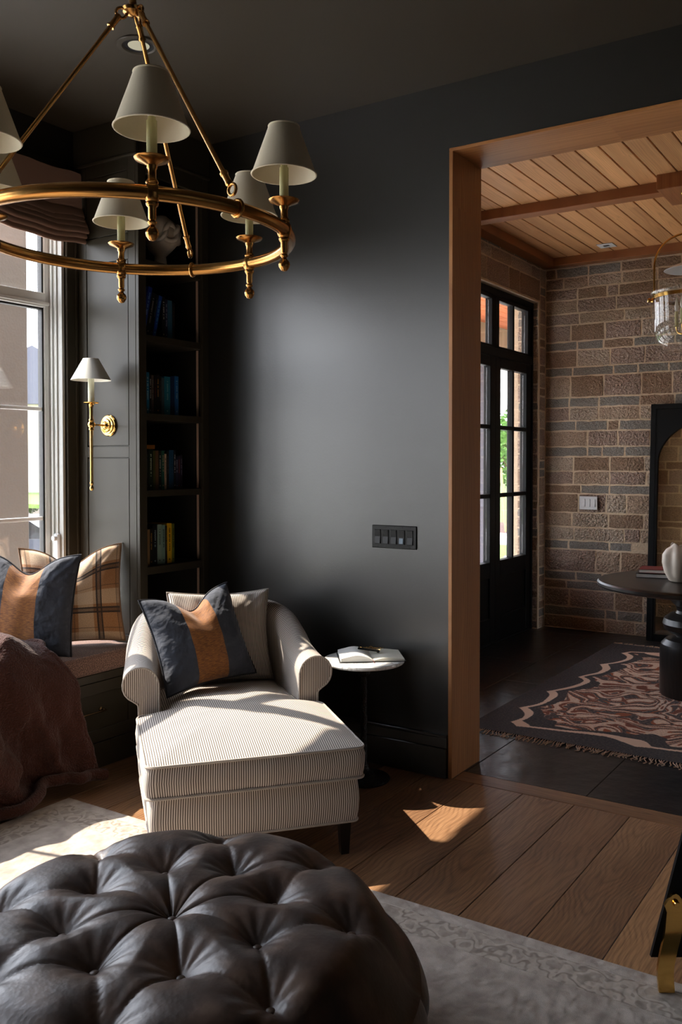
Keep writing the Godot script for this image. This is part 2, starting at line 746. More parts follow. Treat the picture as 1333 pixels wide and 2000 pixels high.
	mat("leaf_dark", Color(0.2, 0.32, 0.12), 0.9)
	mat("bark", Color(0.4, 0.28, 0.2), 0.95)
	mat("stake_wood", Color(0.75, 0.58, 0.38), 0.9)
	mat("mulch", Color(0.3, 0.2, 0.16), 1.0)
	m = mat("car_paint", Color(0.07, 0.12, 0.2), 0.25)
	m.clearcoat_enabled = true
	m.clearcoat = 1.0
	mat("tyre", Color(0.04, 0.04, 0.04), 0.8)
	mat("dark_glass", Color(0.06, 0.08, 0.1), 0.05)
	mat("fringe_cotton", Color(0.76, 0.66, 0.57), 0.95)
	mat("cord_white", Color(0.88, 0.88, 0.87), 0.5)

# ------------------------------------------------------------------ the room

func boxes_mesh(list: Array, bev := 0.0) -> ArrayMesh:
	var s := Sh.new()
	for b in list:
		s.box(b[0], b[1], bev)
	return s.done(0.0)


func v3(x: float, y: float, z: float) -> Vector3:
	return Vector3(x, y, z)


# a board whose texture runs along its length: uv from the chosen axes, one of the four boards in the picture
func board(lo: Vector3, hi: Vector3, bev: float, across: int, along: int, pick: int, slide: float, length := 2.2) -> ArrayMesh:
	var s := Sh.new()
	s.box(lo, hi, bev)
	for k in s.v.size():
		var u: float = clampf((s.v[k][across] - lo[across]) / maxf(hi[across] - lo[across], 0.001), 0.0, 1.0)
		s.uv[k] = Vector2((pick + 0.02 + u * 0.96) * 0.25, s.v[k][along] / length + slide)
	return s.done(0.0)


func shell() -> void:
	struct("wall_back", boxes_mesh([
		[v3(-4.1, -0.1, HALL), v3(OPEN_X, 3.6, BACK)],
		[v3(OPEN_X, OPEN_Y, HALL), v3(0.62, 3.6, BACK)],
		[v3(0.62, -0.1, HALL), v3(3.4, 3.6, BACK)]]), M.wall_paint, "dark charcoal wall with a wide opening into the hall")
	# walls out of view; there is another window beside the camera and one at the far end of the hall
	struct("wall_right", boxes_mesh([
		[v3(3.2, -0.1, -6.6), v3(3.45, 3.6, 2.5)], [v3(3.2, -0.1, -8.1), v3(3.45, 3.6, -7.4)],
		[v3(3.2, -0.1, -7.4), v3(3.45, 0.15, -6.6)], [v3(3.2, 2.95, -7.4), v3(3.45, 3.6, -6.6)]]), M.wall_paint)
	struct("wall_front", box(v3(-4.1, -0.1, 2.2), v3(3.4, 3.6, 2.45)), M.wall_paint)
	plain_window(v3(3.36, 0.15, -7.4), v3(3.36, 2.95, -6.6), 1, 2)
	plain_window(v3(-4.04, 0.06, -0.45), v3(-4.04, 3.05, 2.1), 3, 2)
	struct("ceiling", box(v3(-4.25, CEIL, HALL), v3(3.4, CEIL + 0.35, 2.45)), M.ceiling_paint, "dark flat ceiling of the sitting room")

	# oak floor, board by board
	var fl := Node3D.new()
	fl.name = "floor"
	fl.set_meta("kind", "structure")
	fl.set_meta("label", "wide oak floorboards of the sitting room")
	add_child(fl)
	var r := RandomNumberGenerator.new()
	r.seed = 5
	part("subfloor", box(v3(-4.2, -0.15, HALL), v3(3.3, -0.02, 2.4)), M.gasket_black, fl)
	var w := 0.2425
	for k in range(-11, 16):
		var x0 := -1.311 + w * k
		var z := -3.7495
		var first := true
		while z < 1.2:
			var l: float = r.randf_range(1.5, 2.4)
			if first:
				l = r.randf_range(1.25, 2.3)
				if k == 1:
					l = 1.18
				first = false
			var z1 := minf(z + l, 1.6)
			var m: Material = [M.oak_floor, M.oak_floor, M.oak_floor_dark, M.oak_floor_pale][r.randi() % 4]
			part("plank", board(v3(x0 + 0.0012, -0.02, z + 0.001), v3(x0 + w - 0.0012, 0.0, z1 - 0.001), 0.0018, 0, 2, r.randi() % 4, r.randf()), m, fl)
			z = z1
	struct("trim_1", board(v3(OPEN_X + 0.021, -0.02, -3.872), v3(0.6, 0.001, -3.751), 0.002, 2, 0, 1, 0.3), M.oak_floor, "oak threshold board in the opening")

	# oak lining of the opening
	var lin := Node3D.new()
	lin.name = "trim_2"
	lin.set_meta("kind", "structure")
	lin.set_meta("label", "pale oak lining of the wide opening")
	add_child(lin)
	part("jamb", board(v3(OPEN_X, 0.0, HALL - 0.012), v3(OPEN_X + 0.02, OPEN_Y - 0.015, BACK + 0.006), 0.002, 2, 1, 0, 0.1, 3.0), M.oak_trim, lin)
	part("header", board(v3(OPEN_X, OPEN_Y - 0.015, HALL - 0.012), v3(0.62, OPEN_Y, BACK + 0.006), 0.002, 2, 0, 2, 0.4, 3.0), M.oak_trim, lin)
	part("jamb", board(v3(0.6, 0.0, HALL - 0.012), v3(0.62, OPEN_Y - 0.015, BACK + 0.006), 0.002, 2, 1, 1, 0.2, 3.0), M.oak_trim, lin)

	# skirting: tall flat board with a stepped cap
	struct("baseboard_back", boxes_mesh([
		[v3(TOWER_X, 0.0, BACK), v3(OPEN_X - 0.002, 0.142, BACK + 0.02)],
		[v3(TOWER_X, 0.142, BACK), v3(OPEN_X - 0.002, 0.192, BACK + 0.014)],
		[v3(TOWER_X, 0.192, BACK), v3(OPEN_X - 0.002, 0.205, BACK + 0.018)]], 0.003), M.wall_paint)


# a window of upright lights filling an opening; along says which axis it runs on
func plain_window(lo: Vector3, hi: Vector3, lights: int, along: int) -> void:
	var o := Node3D.new()
	used["window"] = used.get("window", 0) + 1
	o.name = "window_%d" % used["window"]
	o.set_meta("kind", "structure")
	add_child(o)
	var t := Vector3.ZERO
	t[2 - along] = 0.03
	var list := []
	for k in lights + 1:
		var a := lo
		var b := hi
		var c := lerpf(lo[along], hi[along], float(k) / lights)
		a[along] = maxf(c - 0.03, lo[along])
		b[along] = minf(c + 0.03, hi[along])
		list.append([a - t, b + t])
	for y in [[lo.y, lo.y + 0.05], [hi.y - 0.05, hi.y]]:
		var a := lo
		var b := hi
		a.y = y[0]
		b.y = y[1]
		list.append([a - t, b + t])
	part("window_frame", boxes_mesh(list, 0.003), M.trim_white, o)
	for k in lights:
		var a := lo
		var b := hi
		a[along] = lerpf(lo[along], hi[along], float(k) / lights) + 0.035
		b[along] = lerpf(lo[along], hi[along], float(k + 1) / lights) - 0.035
		a.y += 0.055
		b.y -= 0.055
		part("pane", box(a - t * 0.1, b + t * 0.1), M.glass, o)


func stones(parent: Node3D, rows: Array, place: Transform3D, seed_: int, deep := 0.024) -> void:
	# each row: [y0, y1, [x breaks]]; the stones stand proud of the mortar, with chipped faces
	var r := RandomNumberGenerator.new()
	r.seed = seed_
	for row in rows:
		for k in row[2].size() - 1:
			var x0: float = row[2][k] + 0.008
			var x1: float = row[2][k + 1] - 0.008
			var y0: float = row[0] + 0.007
			var y1: float = row[1] - 0.007
			stone(parent, x0, x1, y0, y1, place, r, deep)


func stone(parent: Node3D, x0: float, x1: float, y0: float, y1: float, place: Transform3D, r: RandomNumberGenerator, deep: float) -> void:
	if x1 - x0 < 0.02 or y1 - y0 < 0.015:
		return
	var s := Sh.new()
	var flat := y1 - y0 < 0.085
	var rough := deep * (0.25 if flat else 0.55)
	var base := deep * (0.3 if flat else 0.5)
	var ni := clampi(int((x1 - x0) / 0.05), 2, 7)
	var nj := clampi(int((y1 - y0) / 0.05), 2, 4)
	var front := []
	for i in ni + 1:
		var col := []
		for j in nj + 1:
			var x := lerpf(x0, x1, float(i) / ni)
			var y := lerpf(y0, y1, float(j) / nj)
			var edge := i == 0 or j == 0 or i == ni or j == nj
			var jit := 0.004 if edge else 0.012
			var z := base * (0.25 if edge else 1.0) + r.randf_range(-0.5, 0.5) * rough * (0.5 if edge else 1.0)
			col.append(Vector3(x + r.randf_range(-jit, jit), y + r.randf_range(-jit, jit), z))
		front.append(col)
	var f := func(i: int, j: int) -> Vector3: return front[i][j]
	var g := func(i: int, j: int) -> Vector2: return Vector2(front[i][j].x, front[i][j].y)
	s.sheet(ni, nj, f, g)
	var rim := []
	for i in ni:
		rim.append(front[i][0])
	for j in nj:
		rim.append(front[ni][j])
	for i in range(ni, 0, -1):
		rim.append(front[i][nj])
	for j in range(nj, 0, -1):
		rim.append(front[0][j])
	for k in rim.size():
		var a: Vector3 = rim[k]
		var b: Vector3 = rim[(k + 1) % rim.size()]
		s.quad(Vector3(a.x, a.y, -0.012), a, b, Vector3(b.x, b.y, -0.012))
	s.move(place)
	var kinds: Array = ["stone_grey", "stone_grey", "stone_grey", "stone_brown"] if flat else ["stone_tan", "stone_pink", "stone_tan", "stone_pale", "stone_brown", "stone_pink"]
	part("stone", s.done(28.0), M[kinds[r.randi() % kinds.size()]], parent)


# courses of random ashlar between x0..x1, y0..y1
func ashlar(x0: float, x1: float, y0: float, y1: float, seed_: int) -> Array:
	var r := RandomNumberGenerator.new()
	r.seed = seed_
	var rows := []
	var y := y0
	while y < y1 - 0.001:
		var h: float = [0.075, 0.13, 0.16, 0.19, 0.1][r.randi() % 5]
		if y + h > y1 - 0.06:
			h = y1 - y
		var xs := [x0]
		var x := x0
		while x < x1 - 0.001:
			x += r.randf_range(0.16, 0.5) if h > 0.085 else r.randf_range(0.12, 0.42)
			if x > x1 - 0.1:
				x = x1
			xs.append(x)
		rows.append([y, y + h, xs])
		y += h
	return rows


func hall() -> void:
	# slate floor
	var fl := Node3D.new()
	fl.name = "floor_hall"
	fl.set_meta("kind", "structure")
	fl.set_meta("label", "dark slate tile floor of the entrance hall")
	add_child(fl)
	part("grout", box(v3(-3.3, -0.15, -8.0), v3(3.3, -0.004, -3.872)), M.tile_grout, fl)
	var r := RandomNumberGenerator.new()
	r.seed = 9
	for i in range(-2, 5):
		var x0 := -1.9 + 0.6 * i
		var z := -3.874 - (0.0 if i % 2 == 0 else 0.6)
		if i % 2 != 0:
			part("tile", box(v3(x0 + 0.0015, -0.02, -4.4725), v3(x0 + 0.5985, 0.0, -3.8745), 0.002), M.slate_tile, fl)
		while z > -7.74:
			var z1 := maxf(z - 1.2, -7.75)
			part("tile", box(v3(maxf(x0, -3.05) + 0.0015, -0.02, z1 + 0.0015), v3(x0 + 0.5985, r.randf_range(-0.0008, 0.0), z - 0.0015), 0.002), M.slate_tile, fl)
			z = z1

	# stone wall at the end; rows measured on the photograph (height, breaks along the wall)
	var wall := struct("wall_end", box(v3(-3.3, -0.1, -8.0), v3(3.4, 3.7, STONE_Z)), M.mortar, "rough stone wall at the end of the hall")
	var rows := [
		[0.0, 0.115, [-3.0, -2.43, -2.17, -2.02]], [0.115, 0.2, [-3.0, -2.43, -2.33, -2.1, -2.02]], [0.2, 0.36, [-3.0, -2.76, -2.35, -2.1, -2.02]],
		[0.36, 0.44, [-3.0, -2.79, -2.36, -2.15, -2.0]], [0.44, 0.52, [-3.0, -2.7, -2.46, -2.2, -2.0]], [0.52, 0.72, [-3.0, -2.52, -2.3, -2.03]],
		[0.72, 0.80, [-3.0, -2.77, -2.4, -2.2]], [0.80, 0.92, [-3.0, -2.72, -2.27, -2.13, -2.02]], [0.92, 1.05, [-3.0, -2.74, -2.41, -2.1, -1.95]],
		[1.05, 1.22, [-3.0, -2.68, -2.43, -2.25, -2.0]], [1.22, 1.30, [-3.0, -2.66, -2.4, -2.03]], [1.30, 1.42, [-3.0, -2.73, -2.4, -2.08, -1.9]],
		[1.42, 1.55, [-3.0, -2.73, -2.4, -2.1, -1.9]], [1.55, 1.64, [-3.0, -2.6, -2.47, -2.27, -2.0]], [1.64, 1.78, [-3.0, -2.6, -2.33, -2.05]],
		[1.78, 1.87, [-3.0, -2.71, -2.42, -2.32, -2.02]], [1.87, 1.99, [-3.0, -2.77, -2.5, -2.14, -1.9]], [1.99, 2.08, [-3.0, -2.77, -2.5, -2.14, -1.85, -1.7]],
		[2.08, 2.27, [-3.0, -2.76, -2.46, -2.13, -1.87, -1.6]], [2.27, 2.35, [-3.0, -2.74, -2.37, -2.16, -1.9, -1.6]], [2.35, 2.5, [-3.0, -2.7, -2.4, -2.1, -1.75, -1.5]],
		[2.5, 2.58, [-3.0, -2.7, -2.46, -2.2, -1.85, -1.5]], [2.58, 2.73, [-3.0, -2.76, -2.45, -2.13, -1.8, -1.5]], [2.73, 2.83, [-3.0, -2.68, -2.28, -2.05, -1.7, -1.5]],
		[2.83, 2.95, [-3.0, -2.7, -2.35, -2.0, -1.7, -1.5]], [2.95, 3.05, [-3.0, -2.7, -2.43, -2.33, -1.99, -1.7, -1.5]], [3.05, 3.15, [-3.0, -2.83, -2.6, -2.3, -2.0, -1.72, -1.5]],
		[3.15, 3.24, [-3.0, -2.9, -2.6, -2.31, -2.04, -1.8, -1.5]], [3.24, 3.34, [-3.0, -2.6, -2.3, -2.0, -1.7, -1.5]]]
	stones(wall, rows, at(0, 0, STONE_Z), 13)
	# to the right of what shows directly, seen in the mirror or past the lantern
	stones(wall, ashlar(-1.5, 0.4, 2.08, 3.34, 17), at(0, 0, STONE_Z), 19)
	stones(wall, ashlar(-0.9, 0.4, 0.0, 2.08, 18), at(0, 0, STONE_Z), 20)

	# stone cladding on the hall side of the dark wall, for the mirror
	var inner := struct("wall_inner", box(v3(-3.0, -0.05, HALL - 0.03), v3(OPEN_X, 3.4, HALL - 0.001)), M.mortar, "stone face of the wall beside the opening, seen in the mirror")
	stones(inner, ashlar(OPEN_X * -1.0 + 0.02, 3.0, 0.0, 3.3, 23), Transform3D(Basis(Vector3.UP, PI), v3(0, 0, HALL - 0.03)), 24)

	# door wall: stone with a deep opening for a pair of glazed doors and their transom
	var d0 := -7.566      # far side of the opening
	var d1 := -4.454
	var top := 2.93
	var side := struct("wall_door", boxes_mesh([
		[v3(-3.25, -0.1, -8.0), v3(DOOR_X, 3.7, d0)],
		[v3(-3.25, -0.1, d1), v3(DOOR_X, 3.7, HALL)],
		[v3(-3.25, top, d0), v3(DOOR_X, 3.7, d1)]]), M.mortar, "stone wall round the glazed front doors")
	var b := Basis(Vector3.UP, PI / 2)     # local x runs to -z, local z to +x
	var place := Transform3D(b, v3(DOOR_X, 0, 0))
	stones(side, ashlar(-d0 + 0.03, -STONE_Z - 0.004, 0.0, 3.3, 27), place, 28, 0.02)
	stones(side, ashlar(4.44, -d0 + 0.03, top + 0.01, 3.3, 31), place, 32, 0.02)
	stones(side, ashlar(4.06, 4.44, 0.0, 3.3, 33), place, 34, 0.02)
	# stones turn the corner into the reveal
	stones(side, ashlar(-3.2, -3.0, 0.0, top, 35), at(0, 0, d0), 36, 0.016)

	hall_door(d0 + 0.006, d1 - 0.006, top - 0.006)

	# ceiling of oak boards with grooves, dark beams under it
	var ce := Node3D.new()
	ce.name = "ceiling_hall"
	ce.set_meta("kind", "structure")
	ce.set_meta("label", "oak board ceiling of the hall with cross beams")
	add_child(ce)
	part("deck", box(v3(-3.3, 3.34, -8.0), v3(3.4, 3.6, HALL)), M.gasket_black, ce)
	for k in range(-9, 20):
		var x0 := -1.836 + 0.04 + 0.1385 * k
		for seg in [[HALL, -5.98], [-5.98, STONE_Z]]:
			var mm: Material = [M.oak_ceiling, M.oak_ceiling_dark, M.oak_ceiling_pale][r.randi() % 3]
			part("ceiling_board", board(v3(x0 + 0.004, 3.32, seg[1]), v3(x0 + 0.1345, 3.342, seg[0]), 0.003, 0, 2, r.randi() % 4, r.randf(), 2.6), mm, ce)
	part("beam", board(v3(-3.0, 3.25, -6.04), v3(3.2, 3.33, -5.927), 0.003, 2, 0, 0, 0.2, 3.0), M.walnut_beam, ce)
	part("beam", board(v3(-3.0, 3.25, STONE_Z), v3(3.2, 3.33, STONE_Z + 0.1), 0.003, 2, 0, 1, 0.5, 3.0), M.walnut_beam, ce)
	part("beam", board(v3(-3.0, 3.25, STONE_Z + 0.1), v3(-2.885, 3.33, HALL), 0.003, 0, 2, 2, 0.7, 3.0), M.walnut_beam, ce)
	part("lantern_block", board(v3(-1.507, 3.225, -6.19), v3(-1.08, 3.325, -5.78), 0.003, 0, 2, 3, 0.1, 3.0), M.walnut_beam, ce)


func hall_door(z0: float, z1: float, top: float) -> void:
	# a pair of doors, each two panes wide and three high over a solid panel, under a transom
	var dr := Node3D.new()
	dr.name = "door_1"
	dr.set_meta("kind", "structure")
	dr.set_meta("label", "black glazed double front door with a transom")
	add_child(dr)
	var xa := -3.12
	var xb := -3.055
	var leaf := (z1 - z0 - 0.06) / 4.0
	var dark: Material = M.black_paint
	part("door_frame", boxes_mesh([
		[v3(xa - 0.03, 0, z0), v3(xb + 0.01, top, z0 + 0.03)], [v3(xa - 0.03, 0, z1 - 0.03), v3(xb + 0.01, top, z1)],
		[v3(xa - 0.03, top - 0.055, z0), v3(xb + 0.01, top, z1)], [v3(xa - 0.03, 2.37, z0), v3(xb + 0.01, 2.44, z1)], [v3(xa - 0.03, 0.0, z0), v3(xb, 0.02, z1)]], 0.004), dark, dr)
	for k in 4:
		var a := z0 + 0.03 + leaf * k
		var c := a + leaf
		var st := 0.1
		var list := [
			[v3(xa, 0.02, a), v3(xb, 2.365, a + st)], [v3(xa, 0.02, c - st), v3(xb, 2.365, c)],
			[v3(xa, 2.285, a + st), v3(xb, 2.365, c - st)], [v3(xa, 0.02, a + st), v3(xb, 0.22, c - st)], [v3(xa, 0.55, a + st), v3(xb, 0.68, c - st)],
			[v3(xa + 0.015, 0.22, a + st), v3(xb - 0.015, 0.55, c - st)]]
		for y in [1.224, 1.79]:
			list.append([v3(xa + 0.005, y - 0.017, a + st), v3(xb - 0.005, y + 0.017, c - st)])
		var mid := (a + c) / 2.0
		list.append([v3(xa + 0.005, 0.68, mid - 0.017), v3(xb - 0.005, 2.285, mid + 0.017)])
		part("door_leaf", boxes_mesh(list, 0.004), dark, dr)
		var q := []
		for y in [[0.68, 1.224], [1.224, 1.79], [1.79, 2.285]]:
			for z in [[a + st, mid], [mid, c - st]]:
				part("pane", block(v3(0.005, y[1] - y[0] - 0.03, z[1] - z[0] - 0.02)), M.glass, dr, at((xa + xb) / 2, (y[0] + y[1]) / 2, (z[0] + z[1]) / 2))
		# transom light above
		part("transom", boxes_mesh([
			[v3(xa, 2.44, a), v3(xb, top - 0.055, a + 0.07)], [v3(xa, 2.44, c - 0.07), v3(xb, top - 0.055, c)], [v3(xa + 0.005, 2.44, mid - 0.017), v3(xb - 0.005, top - 0.055, mid + 0.017)],
			[v3(xa, 2.44, a), v3(xb, 2.462, c)], [v3(xa, top - 0.085, a), v3(xb, top - 0.055, c)]], 0.004), dark, dr)
		for z in [[a + 0.07, mid], [mid, c - 0.07]]:
			part("pane", block(v3(0.005, top - 0.1 - 2.462, z[1] - z[0] - 0.02)), M.glass, dr, at((xa + xb) / 2, (top - 0.085 + 2.462) / 2, (z[0] + z[1]) / 2))
		if k == 1 or k == 2:
			part("door_handle", bar(curve([v3(xb, 0.98, (c - 0.04) if k == 1 else (a + 0.04)), v3(xb + 0.05, 0.98, (c - 0.04) if k == 1 else (a + 0.04)), v3(xb + 0.06, 0.98, (c - 0.14) if k == 1 else (a + 0.14))], 4), 0.009, 8), M.black_iron, dr)

# ------------------------------------------------------------------ outside

func outside() -> void:
	struct("patio", box(v3(-10.5, -0.55, -14.6), v3(-3.2, -0.35, 30)), M.concrete, "pale paving outside the windows and the porch")
	struct("lawn", box(v3(-14.0, -0.55, -18.6), v3(6.0, -0.36, -14.6)), M.lawn, "sunlit lawn seen through the front doors")
	struct("lawn", box(v3(-14.0, -0.55, -14.6), v3(-10.5, -0.36, 30)), M.lawn, "lawn strip beyond the paving")
	struct("footpath", box(v3(-14.0, -0.55, -21.6), v3(6.0, -0.355, -18.6)), M.concrete, "pale pavement beyond the lawn")
	struct("mulch_bed", box(v3(-14.0, -0.55, -25.5), v3(6.0, -0.35, -21.6)), M.mulch, "brown mulch bed beyond the pavement")
	struct("lawn", box(v3(-140.0, -0.55, -250), v3(60.0, -0.37, -25.5)), M.lawn, "far lawn round the houses")
	struct("road", box(v3(-34.0, -1.5, -25.5), v3(-14.0, -1.3, 40)), M.asphalt, "grey road below the garden")
	struct("driveway", box(v3(-90.0, -1.5, -25.49), v3(-34.0, -1.29, 40)), M.concrete, "pale driveway across the road")

	# front porch: slab, piers and a cedar ceiling under a low gable
	struct("porch_floor", box(v3(-5.6, -0.36, -16.0), v3(-3.25, -0.05, -4.1)), M.concrete, "concrete porch floor outside the front doors")
	for p in [[-6.9, -6.166, -4.6, -4.3, "stucco", "tall brown stucco pier of the porch, outside the sitting room window"],
			[-5.3, -5.05, -11.28, -10.5, "stucco_violet", "grey violet porch pier outside the nearer hall door"],
			[-5.12, -5.05, -12.72, -11.72, "stucco_violet", "grey violet porch pier outside the farther hall door"]]:
		var o := thing("porch_pier", p[5], "pillar", v3((p[0] + p[1]) / 2, -0.05, (p[2] + p[3]) / 2))
		var hx: float = (p[1] - p[0]) / 2
		var hz: float = (p[3] - p[2]) / 2
		var tall := 4.6 if p[4] == "stucco" else 3.12
		part("shaft", box(v3(-hx, 0, -hz), v3(hx, tall, hz), 0.01), M[p[4]], o)
		part("plinth", box(v3(-hx - 0.03, -0.02, -hz - 0.03), v3(hx + 0.03, 0.22, hz + 0.03), 0.01), M.limestone, o)
		part("cap", box(v3(-hx - 0.035, tall - 0.1, -hz - 0.035), v3(hx + 0.035, tall, hz + 0.035), 0.01), M.limestone, o)
	var pr := Node3D.new()
	pr.name = "porch_roof"
	pr.set_meta("kind", "structure")
	pr.set_meta("label", "porch roof with a cedar board ceiling")
	add_child(pr)
	part("roof_deck", box(v3(-5.25, 3.42, -16.0), v3(-3.25, 3.7, -4.1)), M.shingle_grey, pr)
	for k in 13:
		part("cedar_board", box(v3(-5.2 + 0.15 * k, 3.385, -16.0), v3(-5.2 + 0.15 * k + 0.142, 3.42, -4.1), 0.004), M.cedar, pr)
	part("front_beam", box(v3(-5.28, 3.08, -16.0), v3(-5.15, 3.72, -4.1), 0.005), M.beam_beige, pr)

	# neighbours across the road
	house("neighbour_house", "pale limestone house with a grey roof across the road", v3(-53.5, -1.3, -40.5), 12.0, 16.0, 6.4, 3.6, "limestone", "shingle_grey", 0.9)
	house("neighbour_house", "white sided house with a tan roof beyond the front doors", v3(-61.0, -0.36, -139.0), 22.0, 12.0, 2.9, 2.3, "siding", "shingle_tan", 0.3)
	tree(v3(-71.0, -0.36, -157.0), 9.6, 6.0, "broad green tree rising behind the tan roofed house", "leaf_green", 1)
	tree(v3(-80.0, -0.36, -158.0), 8.0, 4.0, "darker green tree behind the white sided house", "leaf_dark", 2)
	tree(v3(-10.15, -0.35, -23.6), 3.3, 0.9, "young staked tree growing in the mulch bed", "leaf_green", 3)
	var st := thing("stake", "pale wooden stake leaning beside the young tree", "stake", v3(-9.62, -0.35, -22.0))
	part("post", bar([Vector3.ZERO, v3(-0.2, 1.7, -0.1)], 0.035, 8), M.stake_wood, st)
	for k in 3:
		shrub(v3(-42.2 + k * 1.9, -1.29, -31.4 - k * 1.9), 0.62 + 0.1 * (k % 2), "green shrub at the foot of the limestone house, " + ["at the near end of the row", "in the middle of the row", "at the far end of the row"][k], 10 + k)
	car()


func house(called: String, label: String, p: Vector3, w: float, d: float, wall: float, rise: float, wm: String, rm: String, turn: float) -> void:
	var o := thing(called, label, "house", p, turn)
	part("wall", box(v3(-w / 2, 0, -d / 2), v3(w / 2, wall, d / 2)), M[wm], o)
	var s := Sh.new()
	s.prism(PackedVector2Array([Vector2(-w / 2 - 0.4, wall), Vector2(w / 2 + 0.4, wall), Vector2(0, wall + rise)]), -d / 2 - 0.4, d / 2 + 0.4)
	part("roof", s.done(0.0), M[rm], o)
	for sx in [-1, 1]:
		for k in 3:
			var z := -d / 3 + d / 3 * k
			var f := part("window", box(v3(-0.05, -0.7, -0.6), v3(0.05, 0.7, 0.6), 0.01), M.trim_white, o, at(sx * (w / 2 + 0.02), 1.7, z))
			part("pane", box(v3(-0.06, -0.6, -0.5), v3(0.06, 0.6, 0.5)), M.dark_glass, f)
	for sz in [-1, 1]:
		for k in 2:
			var f := part("window", box(v3(-0.8, -0.7, -0.05), v3(0.8, 0.7, 0.05), 0.01), M.trim_white, o, at(-w / 4 + w / 2 * k, 1.7, sz * (d / 2 + 0.02)))
			part("pane", box(v3(-0.7, -0.6, -0.06), v3(0.7, 0.6, 0.06)), M.dark_glass, f)


func leafy(r: RandomNumberGenerator, spread: Vector3, centre: Vector3, n: int, size: float) -> ArrayMesh:
	var s := Sh.new()
	for k in n:
		var d := v3(r.randfn(), r.randfn(), r.randfn()).normalized() * pow(r.randf(), 0.4)
		var p := centre + d * spread
		var b := Basis.from_euler(v3(r.randf() * TAU, r.randf() * TAU, r.randf() * TAU))
		var l := size * r.randf_range(0.6, 1.2)
		s.quad(p + b * v3(-l, 0, 0), p + b * v3(0, 0.1 * l, -l * 0.5), p + b * v3(l, 0, 0), p + b * v3(0, 0.1 * l, l * 0.5))
	return s.done(0.0)


func tree(p: Vector3, h: float, spread: float, label: String, leaf: String, seed_: int) -> void:
	var r := RandomNumberGenerator.new()
	r.seed = seed_
	var o := thing("tree", label, "tree", p, 0.0)
	part("trunk", bar([Vector3.ZERO, v3(0.05, h * 0.3, 0), v3(0, h * 0.75, 0.05)], [h * 0.025, h * 0.02, h * 0.008], 8), M.bark, o)
	for k in 3:
		part("branch", bar([v3(0, h * (0.35 + 0.1 * k), 0), v3(cos(k * 2.1) * spread * 0.6, h * (0.6 + 0.1 * k), sin(k * 2.1) * spread * 0.6)], [h * 0.012, h * 0.004], 6), M.bark, o)
	var c := part("crown", leafy(r, v3(spread, h * 0.34, spread), v3(0, h * 0.68, 0), 1400, spread * 0.11), M[leaf], o)
	c.set_meta("kind", "stuff")


func shrub(p: Vector3, size: float, label: String, seed_: int) -> void:
	var r := RandomNumberGenerator.new()
	r.seed = seed_
	var o := thing("shrub", label, "shrub", p, 0.0, "")
	part("stem", bar([Vector3.ZERO, v3(0, size * 0.6, 0)], 0.02, 6), M.bark, o)
	part("foliage", leafy(r, v3(size, size * 0.6, size), v3(0, size * 0.55, 0), 500, size * 0.16), M.leaf_green, o).set_meta("kind", "stuff")


func car() -> void:
	# a dark hatchback parked on the road
	var o := thing("car", "dark blue car parked on the road outside the window", "car", v3(-19.0, -1.3, -14.1), 0.6)
	var body := PackedVector2Array()
	for q in [[-2.1, 0.35], [2.1, 0.35], [2.15, 0.62], [2.0, 0.82], [1.0, 0.95], [-1.9, 0.98], [-2.12, 0.8]]:
		body.append(Vector2(q[0], q[1]))
	var s := Sh.new()
	s.prism(body, -0.85, 0.85)
	part("body", s.done(30.0), M.car_paint, o)
	var cab := PackedVector2Array()
	for q in [[-1.75, 0.96], [1.0, 0.93], [0.25, 1.42], [-1.2, 1.46]]:
		cab.append(Vector2(q[0], q[1]))
	s = Sh.new()
	s.prism(cab, -0.72, 0.72)
	part("window", s.done(0.0), M.dark_glass, o)
	part("roof", box(v3(-1.2, 1.42, -0.7), v3(0.25, 1.48, 0.7), 0.03), M.car_paint, o)
	for x in [-1.3, 1.3]:
		for z in [-0.8, 0.8]:
			var w := part("wheel", turning(P([[0, -0.1], [0.24, -0.1], [0.33, -0.08], [0.33, 0.08], [0.24, 0.1], [0, 0.1]]), 20), M.tyre, o, turned(Basis(Vector3.RIGHT, PI / 2), x, 0.33, z))
			part("hub", turning(P([[0, -0.11], [0.17, -0.105], [0.17, 0.105], [0, 0.11]]), 12), M.jamb_grey, w)

# ------------------------------------------------------------------ bookcase, window seat, window

# a flat frame round a sunk panel, lying in x, y with its face towards +z at z = 0
func framed_panel(o: Node3D, frame: String, panel: String, x0: float, x1: float, y0: float, y1: float, rail: float, m: Material, place: Transform3D) -> void:
	var s := Sh.new()
	s.box(v3(x0, y0, -0.02), v3(x0 + rail, y1, 0.0), 0.0015)
	s.box(v3(x1 - rail, y0, -0.02), v3(x1, y1, 0.0), 0.0015)
	s.box(v3(x0 + rail, y0, -0.02), v3(x1 - rail, y0 + rail, 0.0), 0.0015)
	s.box(v3(x0 + rail, y1 - rail, -0.02), v3(x1 - rail, y1, 0.0), 0.0015)
	s.move(place)
	part(frame, s.done(0.0), m, o)
	s = Sh.new()
	s.box(v3(x0 + rail + 0.002, y0 + rail + 0.002, -0.02), v3(x1 - rail - 0.002, y1 - rail - 0.002, -0.009), 0.003)
	s.move(place)
	part(panel, s.done(0.0), m, o)


